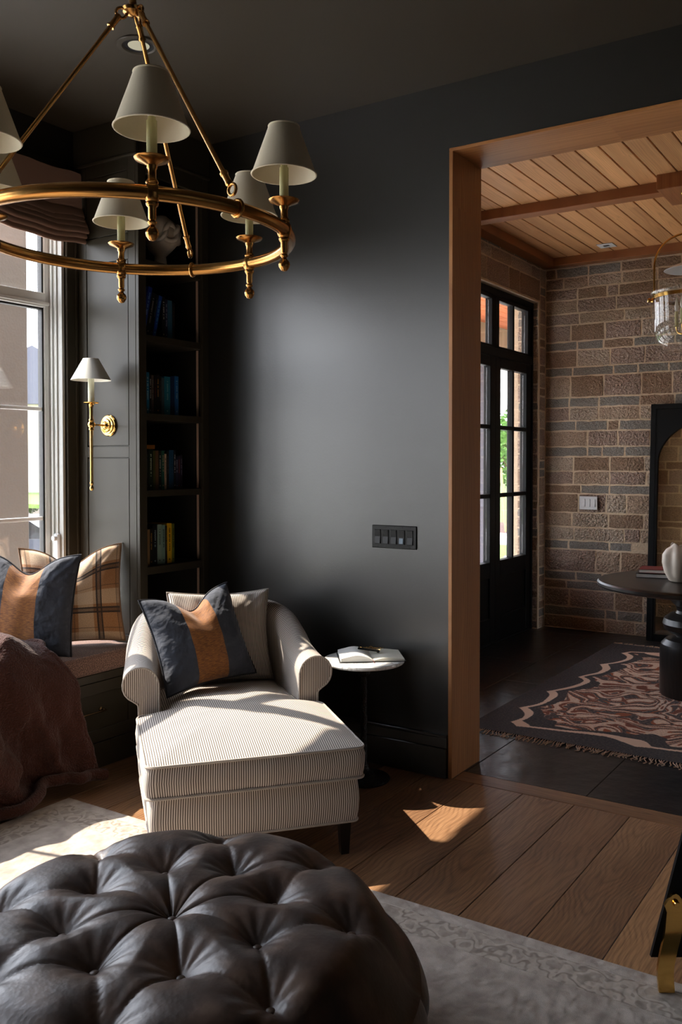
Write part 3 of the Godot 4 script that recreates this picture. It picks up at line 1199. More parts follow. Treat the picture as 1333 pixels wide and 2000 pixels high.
func bookcase() -> void:
	var m: Material = M.cabinet_paint
	var o := thing("bookcase", "tall dark built-in bookcase between the window seat and the long wall", "bookcase", v3(0, 0, 0))
	var xb := WIN_X + 0.001
	var xf := TOWER_X
	# the side towards the seat: stiles, rails and three sunk panels
	var z := TOWER_Z
	var side := Sh.new()
	side.box(v3(xb, 0.0, z - 0.03), v3(xf - 0.022, CEIL - 0.002, z - 0.011))
	part("side_board", side.done(0.0), m, o)
	var st := Sh.new()
	st.box(v3(xb, 0.0, z - 0.011), v3(-3.836, CEIL - 0.002, z), 0.0015)
	st.box(v3(-3.516, 0.0, z - 0.011), v3(-3.4635, CEIL - 0.002, z), 0.0015)
	for y in [[0.0, 0.6], [1.526, 1.583], [2.548, 2.682], [3.003, CEIL - 0.002]]:
		st.box(v3(-3.836, y[0], z - 0.011), v3(-3.516, y[1], z - 0.0002), 0.0015)
	part("side_frame", st.done(0.0), m, o)
	for y in [[0.6, 1.526], [1.583, 2.548], [2.682, 3.003]]:
		var s := Sh.new()
		s.box(v3(-3.8305, y[0] + 0.0055, z - 0.02), v3(-3.5215, y[1] - 0.0055, z - 0.0022), 0.001)
		part("side_panel", s.done(0.0), m, o)
	# front frame
	var ff := Sh.new()
	ff.box(v3(xf - 0.022, 0.0, z - 0.052), v3(xf, CEIL - 0.002, z), 0.0018)
	ff.box(v3(xf - 0.022, 0.0, BACK + 0.001), v3(xf, CEIL - 0.002, BACK + 0.05), 0.0018)
	ff.box(v3(xf - 0.022, 2.985, BACK + 0.05), v3(xf, CEIL - 0.002, z - 0.052), 0.0018)
	ff.box(v3(xf - 0.022, 0.0, BACK + 0.05), v3(xf, 0.56, z - 0.052), 0.0018)
	part("front_frame", ff.done(0.0), m, o)
	part("crown", boxes_mesh([
		[v3(xb, 3.073, z), v3(xf + 0.012, CEIL - 0.002, z + 0.012)], [v3(xf, 3.073, BACK + 0.001), v3(xf + 0.012, CEIL - 0.002, z + 0.012)],
		[v3(xb, 3.066, z), v3(xf + 0.017, 3.078, z + 0.018)], [v3(xf, 3.066, BACK + 0.001), v3(xf + 0.017, 3.078, z + 0.018)]], 0.002), m, o)
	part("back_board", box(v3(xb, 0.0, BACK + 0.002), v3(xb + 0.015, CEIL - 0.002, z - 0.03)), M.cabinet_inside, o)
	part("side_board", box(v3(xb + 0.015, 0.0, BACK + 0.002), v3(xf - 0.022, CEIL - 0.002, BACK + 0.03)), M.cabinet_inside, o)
	for y in [[0.913, 0.953], [1.32, 1.354], [1.72, 1.755], [2.128, 2.163], [2.515, 2.55], [0.53, 0.562]]:
		part("shelf", box(v3(xb + 0.016, y[0], BACK + 0.031), v3(xf - 0.012, y[1], z - 0.031), 0.0015), m, o)
	for y in [[0.563, 0.911], [0.955, 1.318], [1.356, 1.718], [1.757, 2.126], [2.165, 2.513], [2.552, 2.983]]:
		part("light_strip", box(v3(xf - 0.064, y[0], BACK + 0.03), v3(xf - 0.05, y[1], BACK + 0.036), 0.001), M.led_strip, o)


func window_seat() -> void:
	var m: Material = M.cabinet_paint
	var x := TOWER_X
	var z0 := TOWER_Z + 0.001
	var z1 := -0.5
	var o := thing("window_seat", "olive dark window bench with wide drawers under a brown cushion", "bench")
	part("carcass", box(v3(WIN_X + 0.001, 0.0, z0), v3(x - 0.022, 0.43, z1)), m, o)
	part("seat_board", box(v3(WIN_X + 0.001, 0.428, z0), v3(x + 0.004, 0.468, z1), 0.003), m, o)
	part("plinth", boxes_mesh([[v3(x - 0.022, 0.0, z0), v3(x, 0.125, -3.026)], [v3(x - 0.022, 0.0, -3.024), v3(x, 0.125, z1)]], 0.0015), m, o)
	var turn := Basis(Vector3.UP, PI / 2)
	for k in 3:
		var a := z0 + 0.01 + k * 0.905
		var c := a + 0.895
		var d := part("drawer", box(v3(x - 0.022, 0.13, a), v3(x - 0.012, 0.424, c), 0.001), m, o)
		var s := Sh.new()
		s.box(v3(x - 0.013, 0.13, a), v3(x, 0.19, c), 0.0015)
		s.box(v3(x - 0.013, 0.368, a), v3(x, 0.424, c), 0.0015)
		s.box(v3(x - 0.013, 0.19, a), v3(x, 0.368, a + 0.07), 0.0015)
		s.box(v3(x - 0.013, 0.19, c - 0.07), v3(x, 0.368, c), 0.0015)
		part("drawer_frame", s.done(0.0), m, d)
		var zc := (a + c) / 2 - 0.092 if k == 0 else (a + c) / 2
		zc = -2.878 if k == 0 else zc
		var h := Sh.new()
		h.tube([v3(x + 0.022, 0.285, zc - 0.105), v3(x + 0.022, 0.285, zc + 0.105)], 0.0042, 10)
		for e in [-0.098, 0.098]:
			h.lathe(P([[0.0, 0.0], [0.012, 0.0], [0.012, 0.004], [0.005, 0.008], [0.005, 0.022], [0.0085, 0.026], [0.0, 0.03]]), 12, v3(x - 0.012, 0.285, zc + e), Basis(Vector3.BACK, -PI / 2))
		part("handle", h.done(40.0), M.dark_brass, d)
	# a long cushion with a sewn edge
	var cu := thing("bench_cushion", "long brown chenille cushion on the window bench", "cushion", Vector3.ZERO)
	part("cover", soft_slab(v3(WIN_X + 0.01, 0.469, z0 + 0.004), v3(x + 0.018, 0.57, z1), 0.02, 0.012), M.bench_chenille, cu)
	for y in [0.478, 0.566]:
		part("seam", bar([v3(x + 0.017, y, z0 + 0.02), v3(x + 0.017, y, z1 - 0.02)], 0.0028, 6), M.bench_chenille, cu)


# a box-shaped cushion: rounded edges, slightly crowned top
func soft_slab(lo: Vector3, hi: Vector3, round_: float, crown: float) -> ArrayMesh:
	var s := Sh.new()
	var c := (lo + hi) / 2
	var h := (hi - lo) / 2
	var nu := 48
	var nv := 28
	var f := func(i: int, j: int) -> Vector3:
		var a := TAU * i / nu + 0.0001
		var b := lerpf(-PI / 2, PI / 2, float(j) / nv)
		var d := Vector3(cos(a) * cos(b), sin(b), -sin(a) * cos(b))
		# project the direction to a cube, then round it off
		var cube := d / maxf(absf(d.x), maxf(absf(d.y), absf(d.z)))
		var p := Vector3(cube.x * h.x, cube.y * h.y, cube.z * h.z)
		var inner := Vector3(clampf(p.x, -h.x + round_, h.x - round_), clampf(p.y, -h.y + round_, h.y - round_), clampf(p.z, -h.z + round_, h.z - round_))
		var out := p - inner
		if out.length() > 0.0001:
			p = inner + out.normalized() * round_
		var q := Vector2(p.x / h.x, p.z / h.z)
		p.y += crown * (1.0 - q.x * q.x) * (1.0 - pow(absf(q.y), 6.0)) * (1.0 if p.y > 0 else 0.0)
		return c + p
	var g := func(i: int, j: int) -> Vector2: return Vector2(float(i) / nu, float(j) / nv)
	s.sheet(nu, nv, f, g)
	return s.done(50.0)


func window_wall() -> void:
	var sill := 0.60
	var head := 2.99
	var w0 := -3.15      # far side of the opening
	var w1 := -0.72
	struct("wall_left", boxes_mesh([
		[v3(-4.1, -0.1, HALL), v3(WIN_X, 3.6, w0)], [v3(-4.1, -0.1, w1), v3(WIN_X, 3.6, -0.45)], [v3(-4.1, -0.1, 2.1), v3(WIN_X, 3.6, 2.45)],
		[v3(-4.1, -0.1, -0.45), v3(WIN_X, 0.06, 2.1)], [v3(-4.1, 3.05, -0.45), v3(WIN_X, 3.6, 2.1)],
		[v3(-4.1, -0.1, w0), v3(WIN_X, sill, w1)], [v3(-4.1, head, w0), v3(WIN_X, 3.6, w1)]]), M.wall_paint, "dark wall with the bay of windows")
	# lining and casing
	struct("trim_3", boxes_mesh([
		[v3(WIN_X, sill - 0.02, w0 - 0.072), v3(WIN_X + 0.02, head + 0.09, w0 - 0.004)], [v3(WIN_X + 0.02, sill - 0.02, w0 - 0.072), v3(WIN_X + 0.027, head + 0.09, w0 - 0.055)],
		[v3(WIN_X, sill - 0.02, w1 + 0.004), v3(WIN_X + 0.02, head + 0.09, w1 + 0.09)],
		[v3(WIN_X, head + 0.004, w0 - 0.07), v3(WIN_X + 0.02, head + 0.09, w1 + 0.09)], [v3(WIN_X, sill - 0.03, w0 - 0.07), v3(WIN_X + 0.03, sill, w1 + 0.09)]], 0.003), M.cabinet_paint, "dark casing round the bay of windows")
	struct("trim_4", boxes_mesh([
		[v3(-4.06, sill, w0), v3(WIN_X + 0.002, head, w0 + 0.016)], [v3(-4.06, sill, w1 - 0.016), v3(WIN_X + 0.002, head, w1)],
		[v3(-4.06, sill, w0), v3(WIN_X + 0.002, sill + 0.014, w1)], [v3(-4.06, head - 0.016, w0), v3(WIN_X + 0.002, head, w1)],
		[v3(-3.965, sill + 0.014, w0 + 0.016), v3(-3.953, head, w0 + 0.024)], [v3(-3.995, sill + 0.014, w0 + 0.016), v3(-3.985, head, w0 + 0.027)]], 0.001), M.jamb_grey, "grey window lining with track grooves")
	var units := [[w0 + 0.016, -2.515, 2.365, [1.785, 1.199], []], [-2.485, -1.12, 2.06, [], [-1.9]], [-1.09, w1 - 0.016, 2.365, [1.785, 1.199], []]]
	for u in units:
		window_unit(u[0], u[1], sill + 0.014, head - 0.016, u[2], u[3], u[4])
	for z in [-2.50, -1.105]:
		struct("trim_5", box(v3(-4.09, sill, z - 0.017), v3(-3.99, head, z + 0.017), 0.004), M.jamb_grey, "grey post between window lights")

	# flat folded blind across the head of the bay
	var rs := thing("roman_blind", "brown linen roman blind drawn up in stacked folds over the window", "blind", Vector3.ZERO)
	var s := Sh.new()
	s.box(v3(WIN_X + 0.022, 2.97, -3.222), v3(WIN_X + 0.062, 3.03, w1 + 0.05), 0.004)
	part("head_rail", s.done(0.0), M.roman_linen, rs)
	var prof := [Vector2(0.066, 3.03), Vector2(0.07, 2.95), Vector2(0.072, 2.87)]
	part("upper_panel", blind_sheet([Vector2(0.062, 3.035), Vector2(0.068, 2.96), Vector2(0.072, 2.86), Vector2(0.07, 2.835), Vector2(0.06, 2.83), Vector2(0.055, 2.95), Vector2(0.05, 3.03)], w1 + 0.05), M.roman_linen, rs)
	for k in 6:
		var y := 2.81 - 0.027 * k
		var d := 0.088 + 0.010 * k - (0.016 if k > 3 else 0.0) * (k - 3)
		part("fold", blind_sheet([Vector2(0.045, y + 0.06), Vector2(d - 0.012, y + 0.03), Vector2(d, y), Vector2(d + 0.004, y - 0.012), Vector2(d - 0.002, y - 0.019), Vector2(d - 0.02, y - 0.015), Vector2(0.04, y + 0.02)], w1 + 0.05, 0.006 * sin(k * 1.7)), M.roman_linen, rs)

	# bead chains in the reveal with their tensioner
	var ch := thing("bead_chain", "white looped bead chain hanging in the window reveal with a plastic tensioner", "blind cord")
	for x in [-3.972, -3.944]:
		var beads := MultiMesh.new()
		beads.transform_format = MultiMesh.TRANSFORM_3D
		beads.instance_count = 260
		var sm := SphereMesh.new()
		sm.radius = 0.0028
		sm.height = 0.0056
		sm.radial_segments = 6
		sm.rings = 4
		beads.mesh = sm
		for k in 260:
			beads.set_instance_transform(k, at(x, 1.33 + k * 0.0064, w0 + 0.042))
		var mm := MultiMeshInstance3D.new()
		mm.name = "beads"
		mm.multimesh = beads
		mm.material_override = M.cord_white
		mm.set_meta("kind", "stuff")
		ch.add_child(mm, true)
		part("cord", bar([v3(x, 1.11, w0 + 0.042), v3(x, 1.335, w0 + 0.042)], 0.0022, 6), M.cord_white, ch)
	part("tensioner", box(v3(-3.978, 0.97, w0 + 0.017), v3(-3.938, 1.12, w0 + 0.036), 0.006), M.white_plastic, ch)
	part("tensioner_wheel", turning(P([[0, -0.012], [0.013, -0.012], [0.015, 0], [0.013, 0.012], [0, 0.012]]), 16), M.white_plastic, ch, turned(Basis(Vector3.RIGHT, PI / 2), -3.958, 1.095, w0 + 0.042))


func blind_sheet(prof: Array, z1: float, sag := 0.0) -> ArrayMesh:
	var s := Sh.new()
	var n := prof.size()
	var f := func(i: int, j: int) -> Vector3:
		var p: Vector2 = prof[i % n]
		var t := float(j) / 40.0
		var z := lerpf(-3.215 + sag, z1, t)
		return Vector3(WIN_X + p.x, p.y - 0.018 * sin(t * 16.0) * (0.4 if p.y > 2.83 else 1.0) + 0.004 * sin(t * 61.0), z)
	var g := func(i: int, j: int) -> Vector2: return Vector2(i, j)
	s.sheet(n, 40, f, g)
	for e in [0, 40]:
		var c := s.v.size()
		for i in n:
			s.vert(f.call(i, e))
		for i in range(1, n - 1):
			s.tri(c, c + i, c + i + 1)
	return s.done(60.0)


func window_unit(z0: float, z1: float, y0: float, y1: float, rail: float, bars: Array, posts: Array) -> void:
	var o := Node3D.new()
	o.name = "window_%d" % (used.get("window", 0) + 1)
	used["window"] = used.get("window", 0) + 1
	o.set_meta("kind", "structure")
	o.set_meta("label", "window light with a grey white frame and white glazing bars")
	add_child(o)
	var xa := -4.07
	var xb := -4.022
	var fw := 0.03
	part("window_frame", boxes_mesh([
		[v3(xa, y0, z0), v3(xb, y1, z0 + fw)], [v3(xa, y0, z1 - fw), v3(xb, y1, z1)],
		[v3(xa, y0, z0 + fw), v3(xb, y0 + 0.055, z1 - fw)], [v3(xa, y1 - 0.05, z0 + fw), v3(xb, y1, z1 - fw)],
		[v3(xa, rail - 0.04, z0 + fw), v3(xb + 0.012, rail + 0.036, z1 - fw)], [v3(xb, rail - 0.03, z0 + 0.01), v3(xb + 0.02, rail - 0.012, z1 - 0.01)]], 0.003), M.trim_white, o)
	part("gasket", boxes_mesh([
		[v3(xa + 0.006, y0 + 0.05, z0 + fw), v3(xb - 0.008, y1 - 0.05, z0 + fw + 0.011)], [v3(xa + 0.006, y0 + 0.05, z1 - fw - 0.011), v3(xb - 0.008, y1 - 0.05, z1 - fw)],
		[v3(xa + 0.006, rail - 0.05, z0 + fw), v3(xb - 0.008, rail - 0.04, z1 - fw)]], 0.0), M.gasket_black, o)
	for y in [[y0 + 0.055, rail - 0.04], [rail + 0.036, y1 - 0.05]]:
		part("pane", box(v3(-4.046, y[0], z0 + fw + 0.005), v3(-4.041, y[1], z1 - fw - 0.005)), M.glass, o)
	for y in bars:
		part("glazing_bar", box(v3(-4.054, y - 0.0095, z0 + fw), v3(-4.034, y + 0.0095, z1 - fw), 0.002), M.grille_white, o)
	for z in posts:
		part("glazing_bar", box(v3(-4.055, y0 + 0.05, z - 0.0095), v3(-4.033, rail - 0.04, z + 0.0095), 0.002), M.grille_white, o)

# ------------------------------------------------------------------ upholstery

# an outline in x, z given height, with a crowned top; uv in metres (u across, or round the edge)
func cushion_mesh(outline: Array, y0: float, y1: float, crown: float, wrinkle := 0.0, seed_ := 1) -> ArrayMesh:
	var s := Sh.new()
	var n := outline.size()
	var c := Vector2.ZERO
	for p in outline:
		c += p / n
	var nz := noise_image(2.2, seed_, 3)
	var run := [0.0]
	for k in n:
		run.append(run[k] + outline[k].distance_to(outline[(k + 1) % n]))
	# sides, slightly swollen
	var f := func(i: int, j: int) -> Vector3:
		var p: Vector2 = outline[i % n]
		var t := float(j) / 4.0
		var out: Vector2 = (p - c).normalized() * (0.012 * sin(t * PI) + wrinkle * nz.get_noise_2d(run[i % n] * 3.0, t))
		return Vector3(p.x + out.x, lerpf(y1, y0, t) + wrinkle * 0.8 * nz.get_noise_2d(run[i % n] * 2.0, 50.0), p.y + out.y)
	var g := func(i: int, j: int) -> Vector2: return Vector2(run[i], lerpf(y1, y0, float(j) / 4.0))
	s.sheet(n, 4, f, g)
	# top and bottom as rings drawn in to the middle
	for face in 2:
		var rings := 14 if face == 0 else 2
		var ft := func(i: int, j: int) -> Vector3:
			var t := float(j) / rings
			var at_ := (n - i if face == 0 else i) % n
			var p: Vector2 = outline[at_].lerp(c, t)
			if face == 1:
				return Vector3(p.x, y0, p.y)
			var rise := crown * (1.0 - pow(1.0 - t, 2.6))
			var edge_y: float = wrinkle * 0.8 * nz.get_noise_2d(run[at_] * 2.0, 50.0) * (1.0 - t)
			return Vector3(p.x, y1 + rise + edge_y + wrinkle * t * nz.get_noise_2d(p.x * 2.0 + 9.0, p.y * 2.0), p.y)
		var gt := func(i: int, j: int) -> Vector2:
			var p: Vector2 = outline[(n - i if face == 0 else i) % n].lerp(c, float(j) / rings)
			return Vector2(p.x, p.y)
		s.sheet(n, rings, ft, gt)
	return s.done(52.0)


func loop_at(outline: Array, y: float, grow := 0.0) -> Array:
	var out := []
	var c := Vector2.ZERO
	for p in outline:
		c += p / outline.size()
	for p in outline:
		var q: Vector2 = p + (p - c).normalized() * grow
		out.append(Vector3(q.x, y, q.y))
	return out


# a square cushion standing in x, y, facing +z; the part of it between u0 and u1 (-1..1), both faces or one
func pillow_mesh(w: float, h: float, t: float, chop: float, u0: float, u1: float, seed_: int, tex := 1.0, puff := 0.45) -> ArrayMesh:
	var s := Sh.new()
	var nu := maxi(4, int(44 * (u1 - u0) / 2.0))
	var nv := 44
	for face in [1.0, -1.0]:
		var f := func(i: int, j: int) -> Vector3:
			var k := i if face > 0 else nu - i
			return pillow_point(lerpf(u0, u1, float(k) / nu), lerpf(-1, 1, float(j) / nv), w, h, t, chop, face, seed_, puff)
		var g := func(i: int, j: int) -> Vector2:
			var k := i if face > 0 else nu - i
			return Vector2(lerpf(u0, u1, float(k) / nu) * w / 2.0, -lerpf(-1, 1, float(j) / nv) * h / 2.0) * tex
		s.sheet(nu, nv, f, g)
	return s.done(180.0)


func pillow_point(u: float, v: float, w: float, h: float, t: float, chop: float, face: float, seed_: int, puff := 0.45) -> Vector3:
	var pinch := 0.085
	var x := w / 2 * u * (1.0 - pinch * (1.0 - v * v))
	var y := h / 2 * v * (1.0 - pinch * (1.0 - u * u))
	var bulk := pow(maxf((1.0 - u * u) * (1.0 - v * v), 0.0), puff)
	var z := t / 2 * bulk
	var dent := exp(-pow(u / 0.42, 2.0)) * ss(-0.35, 1.0, v)
	y -= chop * dent
	z *= 1.0 - 0.35 * exp(-pow(u / 0.16, 2.0)) * ss(0.3, 1.0, v) * (1.0 if chop > 0 else 0.0)
	# soft creases running in from the edges and corners
	var a := float(seed_)
	var crease := sin(u * 9.0 + v * 5.0 + a) * sin(v * 7.0 - u * 4.0 + a * 2.0)
	z += 0.006 * crease * bulk * (0.4 + u * u + v * v)
	var rad := pow(absf(u * v), 1.5)
	z += 0.007 * sin((u - v * signf(u * v)) * 26.0 + a) * rad * bulk
	z *= face
	z += 0.012 * sin(u * 3.0 + a) * v * v
	return Vector3(x, y, z)


func pillow_edge(w: float, h: float, t: float, chop: float, seed_: int) -> Array:
	var out := []
	for k in 4:
		for j in 30:
			var q := -1.0 + 2.0 * j / 30.0
			var uv := [Vector2(q, -1), Vector2(1, q), Vector2(-q, 1), Vector2(-1, -q)]
			var p := pillow_point(uv[k].x, uv[k].y, w, h, t, chop, 1.0, seed_)
			out.append(p)
	return out


func panel_pillow(called: String, label: String, b: Basis, p: Vector3, seed_: int, w := 0.5) -> void:
	var o := thing(called, label, "pillow", Vector3.ZERO)
	o.transform = Transform3D(b, p)
	part("side_panel", pillow_mesh(w, w, 0.19, 0.085, -1.0, -0.36, seed_), M.navy_velvet, o)
	part("side_panel", pillow_mesh(w, w, 0.19, 0.085, 0.36, 1.0, seed_), M.navy_velvet, o)
	var g := part("centre_panel", pillow_mesh(w, w, 0.19, 0.085, -0.36, 0.36, seed_, 4.0), M.gold_chenille, o)
	g.set_meta("label", "bronze gold woven centre panel")
	part("piping", bar(pillow_edge(w, w, 0.19, 0.085, seed_), 0.005, 6, true), M.piping_grey, o)


func facing(x: Vector3, y: Vector3) -> Basis:
	var a := x.normalized()
	var b := (y - a * a.dot(y)).normalized()
	return Basis(a, b, a.cross(b))


func rounded(points: Array, r: float, per := 5) -> Array:
	# corners of a plan outline rounded off
	var out := []
	var n := points.size()
	for k in n:
		var p: Vector2 = points[k]
		var a: Vector2 = (points[(k - 1 + n) % n] - p)
		var b: Vector2 = (points[(k + 1) % n] - p)
		var ra := minf(r, a.length() * 0.45)
		var rb := minf(r, b.length() * 0.45)
		var pa: Vector2 = p + a.normalized() * ra
		var pb: Vector2 = p + b.normalized() * rb
		for j in per + 1:
			var t := float(j) / per
			out.append(pa.lerp(p, t).lerp(p.lerp(pb, t), t))
	return out


func dense(points: Array, step: float) -> Array:
	var out := []
	var n := points.size()
	for k in n:
		var a: Vector2 = points[k]
		var b: Vector2 = points[(k + 1) % n]
		var m := maxi(1, int(a.distance_to(b) / step))
		for j in m:
			out.append(a.lerp(b, float(j) / m))
	return out


const CHAISE_TURN := 0.869
const CHAISE_AT := Vector3(-2.067, 0, -2.512)

func chaise() -> void:
	var o := thing("chaise", "cream and brown pinstriped chaise longue with scroll arms", "chaise", CHAISE_AT, CHAISE_TURN)
	var m: Material = M.ticking
	# base under the seat
	var plan := dense(rounded([Vector2(-0.385, -0.02), Vector2(-0.385, -0.72), Vector2(-0.33, -1.16), Vector2(-0.24, -1.31), Vector2(0.24, -1.31), Vector2(0.33, -1.16), Vector2(0.385, -0.72), Vector2(0.385, -0.02)], 0.03), 0.05)
	part("base", cushion_mesh(plan, 0.135, 0.301, 0.0, 0.002, 3), m, o)
	part("base_welt", bar(loop_at(plan, 0.138, 0.002), 0.005, 6, true), m, o)
	for x in [-0.34, 0.34]:
		for z in [-0.065, -1.2]:
			var s := Sh.new()
			s.lathe(P([[0.0, 0.0], [0.022, 0.0], [0.032, 0.138], [0.0, 0.138]]), 4, Vector3(x * (1.0 if z > -1 else 0.62), 0, z), Basis(Vector3.UP, PI / 4))
			part("leg", s.done(0.0), M.dark_wood, o)
	# one shell: arm, back, arm
	var ctl := []
	for q in [[-0.305, -0.69, 0.625, 0.074], [-0.30, -0.82, 0.632, 0.073], [-0.292, -0.94, 0.66, 0.07], [-0.282, -1.05, 0.72, 0.068], [-0.26, -1.155, 0.785, 0.06], [-0.2, -1.225, 0.81, 0.054], [-0.1, -1.25, 0.815, 0.052]]:
		ctl.append(q)
	var left := ctl.duplicate()
	ctl.append([0.0, -1.253, 0.815, 0.052])
	for k in range(left.size() - 1, -1, -1):
		ctl.append([-left[k][0], left[k][1], left[k][2], left[k][3]])
	var pos := []
	var hr := []
	for q in ctl:
		pos.append(Vector2(q[0], q[1]))
		hr.append(Vector2(q[2], q[3]))
	pos = curve(pos, 6)
	hr = curve(hr, 6)
	var n := pos.size()
	var run := [0.0]
	for k in range(1, n):
		run.append(run[k - 1] + pos[k].distance_to(pos[k - 1]))
	var np := 26
	var point := func(i: int, j: int) -> Vector3:
		var t: Vector2 = (pos[mini(i + 1, n - 1)] - pos[maxi(i - 1, 0)]).normalized()
		var out := Vector2(t.y, -t.x)          # away from the seat
		if out.dot(pos[i] - Vector2(0, -0.8)) < 0:
			out = -out
		var q := arm_profile(j, np, hr[i].x, hr[i].y)
		var p: Vector2 = pos[i] + out * q.x
		return Vector3(p.x, q.y, p.y)
	var g := func(i: int, j: int) -> Vector2:
		var q := arm_profile(j, np, hr[i].x, hr[i].y)
		return Vector2(run[i], j * 0.03)
	var s := Sh.new()
	s.sheet(n - 1, np, point, g)
	for e in [0, n - 1]:
		# the scrolled front of each arm, a flat panel with a welt round it
		var c0 := s.v.size()
		var rim := PackedVector2Array()
		for j in np + 1:
			var p: Vector3 = point.call(e, j)
			rim.append(Vector2(p.x, p.y))
		var tri := Geometry2D.triangulate_polygon(rim)
		for j in np + 1:
			var p: Vector3 = point.call(e, j)
			s.vert(p + Vector3(0, 0, 0.002), Vector2(p.x, p.y))
		for k in tri.size() / 3:
			var a := tri[k * 3]
			var b := tri[k * 3 + 1]
			var c := tri[k * 3 + 2]
			if (rim[b] - rim[a]).cross(rim[c] - rim[a]) > 0:
				s.tri(c0 + a, c0 + c, c0 + b)
			else:
				s.tri(c0 + a, c0 + b, c0 + c)
	part("frame", s.done(40.0), m, o)
	for e in [0, n - 1]:
		var w := []
		for j in range(2, np - 1):
			w.append(point.call(e, j) + Vector3(0, 0, 0.002))
		part("arm_welt", bar(w, 0.0045, 6), m, o)
	# seat: wide in front of the arms, narrow between them
	var seat := dense(rounded([Vector2(-0.402, 0.0), Vector2(-0.398, -0.66), Vector2(-0.298, -0.69), Vector2(-0.27, -1.12), Vector2(0.27, -1.12), Vector2(0.298, -0.69), Vector2(0.398, -0.66), Vector2(0.402, 0.0)], 0.035), 0.03)
	part("seat_cushion", cushion_mesh(seat, 0.304, 0.425, 0.05, 0.006, 5), m, o)
	for y in [0.309, 0.423]:
		part("seat_welt", bar(loop_at(seat, y, 0.004), 0.0055, 6, true), m, o)
	# loose back cushion
	var bc := part("back_cushion", pillow_mesh(0.5, 0.44, 0.2, 0.0, -1.0, 1.0, 4, 1.0, 0.3), m, o, turned(Basis(Vector3.RIGHT, -0.26) * Basis(Vector3.UP, 0.05), 0.015, 0.655, -1.135))
	part("back_welt", bar(pillow_edge(0.5, 0.44, 0.2, 0.0, 4), 0.005, 6, true), m, bc)
	panel_pillow("throw_pillow", "navy velvet pillow with a bronze centre panel on the striped chaise", facing(Vector3(0.33, 0.1, -0.94), Vector3(-0.4, 0.9, -0.2)), Vector3(-2.87, 0.69, -3.05), 3, 0.46)


func arm_profile(j: int, n: int, h: float, r: float) -> Vector2:
	# x is away from the seat: up the inner face, over the roll, under it and down the outside
	var cx := r + 0.006
	var cy := h - r
	if j <= 5:
		return Vector2(0.0, 0.28).lerp(Vector2(0.004, cy), float(j) / 5.0)
	if j <= 19:
		var a := lerpf(PI, -PI * 0.36, float(j - 5) / 14.0)
		return Vector2(cx + cos(a) * r, cy + sin(a) * r)
	var a1 := -PI * 0.36
	var p := Vector2(cx + cos(a1) * r, cy + sin(a1) * r)
	var neck := Vector2(minf(p.x - 0.012, 0.088), cy - r * 1.25)
	if j == 20:
		return p.lerp(neck, 0.6) + Vector2(-0.006, 0.0)
	if j == 21:
		return neck
	return neck.lerp(Vector2(0.082, 0.14), float(j - 21) / float(n - 21))


const POUF := Vector3(-1.535, 0.0, -1.535)

func pouf_height(p: Vector2, R: float) -> float:
	# p relative to the centre: a dome pulled in by buttons and by the pleats between them
	var r := p.length()
	var a := p.angle() + 0.07
	var q := clampf(r / R, 0.0, 1.0)
	var y := 0.425 + 0.025 * (1.0 - q * q)
	y -= 0.16 * pow(ss(0.66, 1.0, q), 2.4)
	var ring1 := 0.25
	var ring2 := 0.435
	var buttons := [Vector2.ZERO]
	for k in 8:
		buttons.append(Vector2.from_angle(TAU * k / 8.0) * ring1)
		buttons.append(Vector2.from_angle(TAU * (k + 0.5) / 8.0) * ring2)
	var pp := Vector2.from_angle(a) * r
	# nearest button
	var db := 9.0
	for b in buttons:
		db = minf(db, pp.distance_to(b))
	# nearest pleat
	var dl := 9.0
	for k in 8:
		var i0 := Vector2.from_angle(TAU * k / 8.0) * ring1
		var o0 := Vector2.from_angle(TAU * (k + 0.5) / 8.0) * ring2
		var o1 := Vector2.from_angle(TAU * (k - 0.5) / 8.0) * ring2
		var e0 := o0.normalized() * R * 1.05
		for seg in [[Vector2.ZERO, i0], [i0, o0], [i0, o1], [o0, e0]]:
			var c := Geometry2D.get_closest_point_to_segment(pp, seg[0], seg[1])
			# pleats bow to one side
			dl = minf(dl, pp.distance_to(c))
	y -= 0.034 * exp(-db * db / (2.0 * 0.045 * 0.045)) + 0.014 * exp(-db / 0.014)
	y -= 0.0075 * exp(-dl / 0.006) + 0.0035 * exp(-dl * dl / (2.0 * 0.03 * 0.03))
	# soft puckers running into the buttons
	for b in buttons:
		var d: float = pp.distance_to(b)
		if d < 0.14:
			var t: float = (pp - b).angle()
			y += 0.0014 * sin(t * 11.0 + b.x * 40.0) * ss(0.0, 0.03, d) * (1.0 - ss(0.05, 0.13, d))
	return y


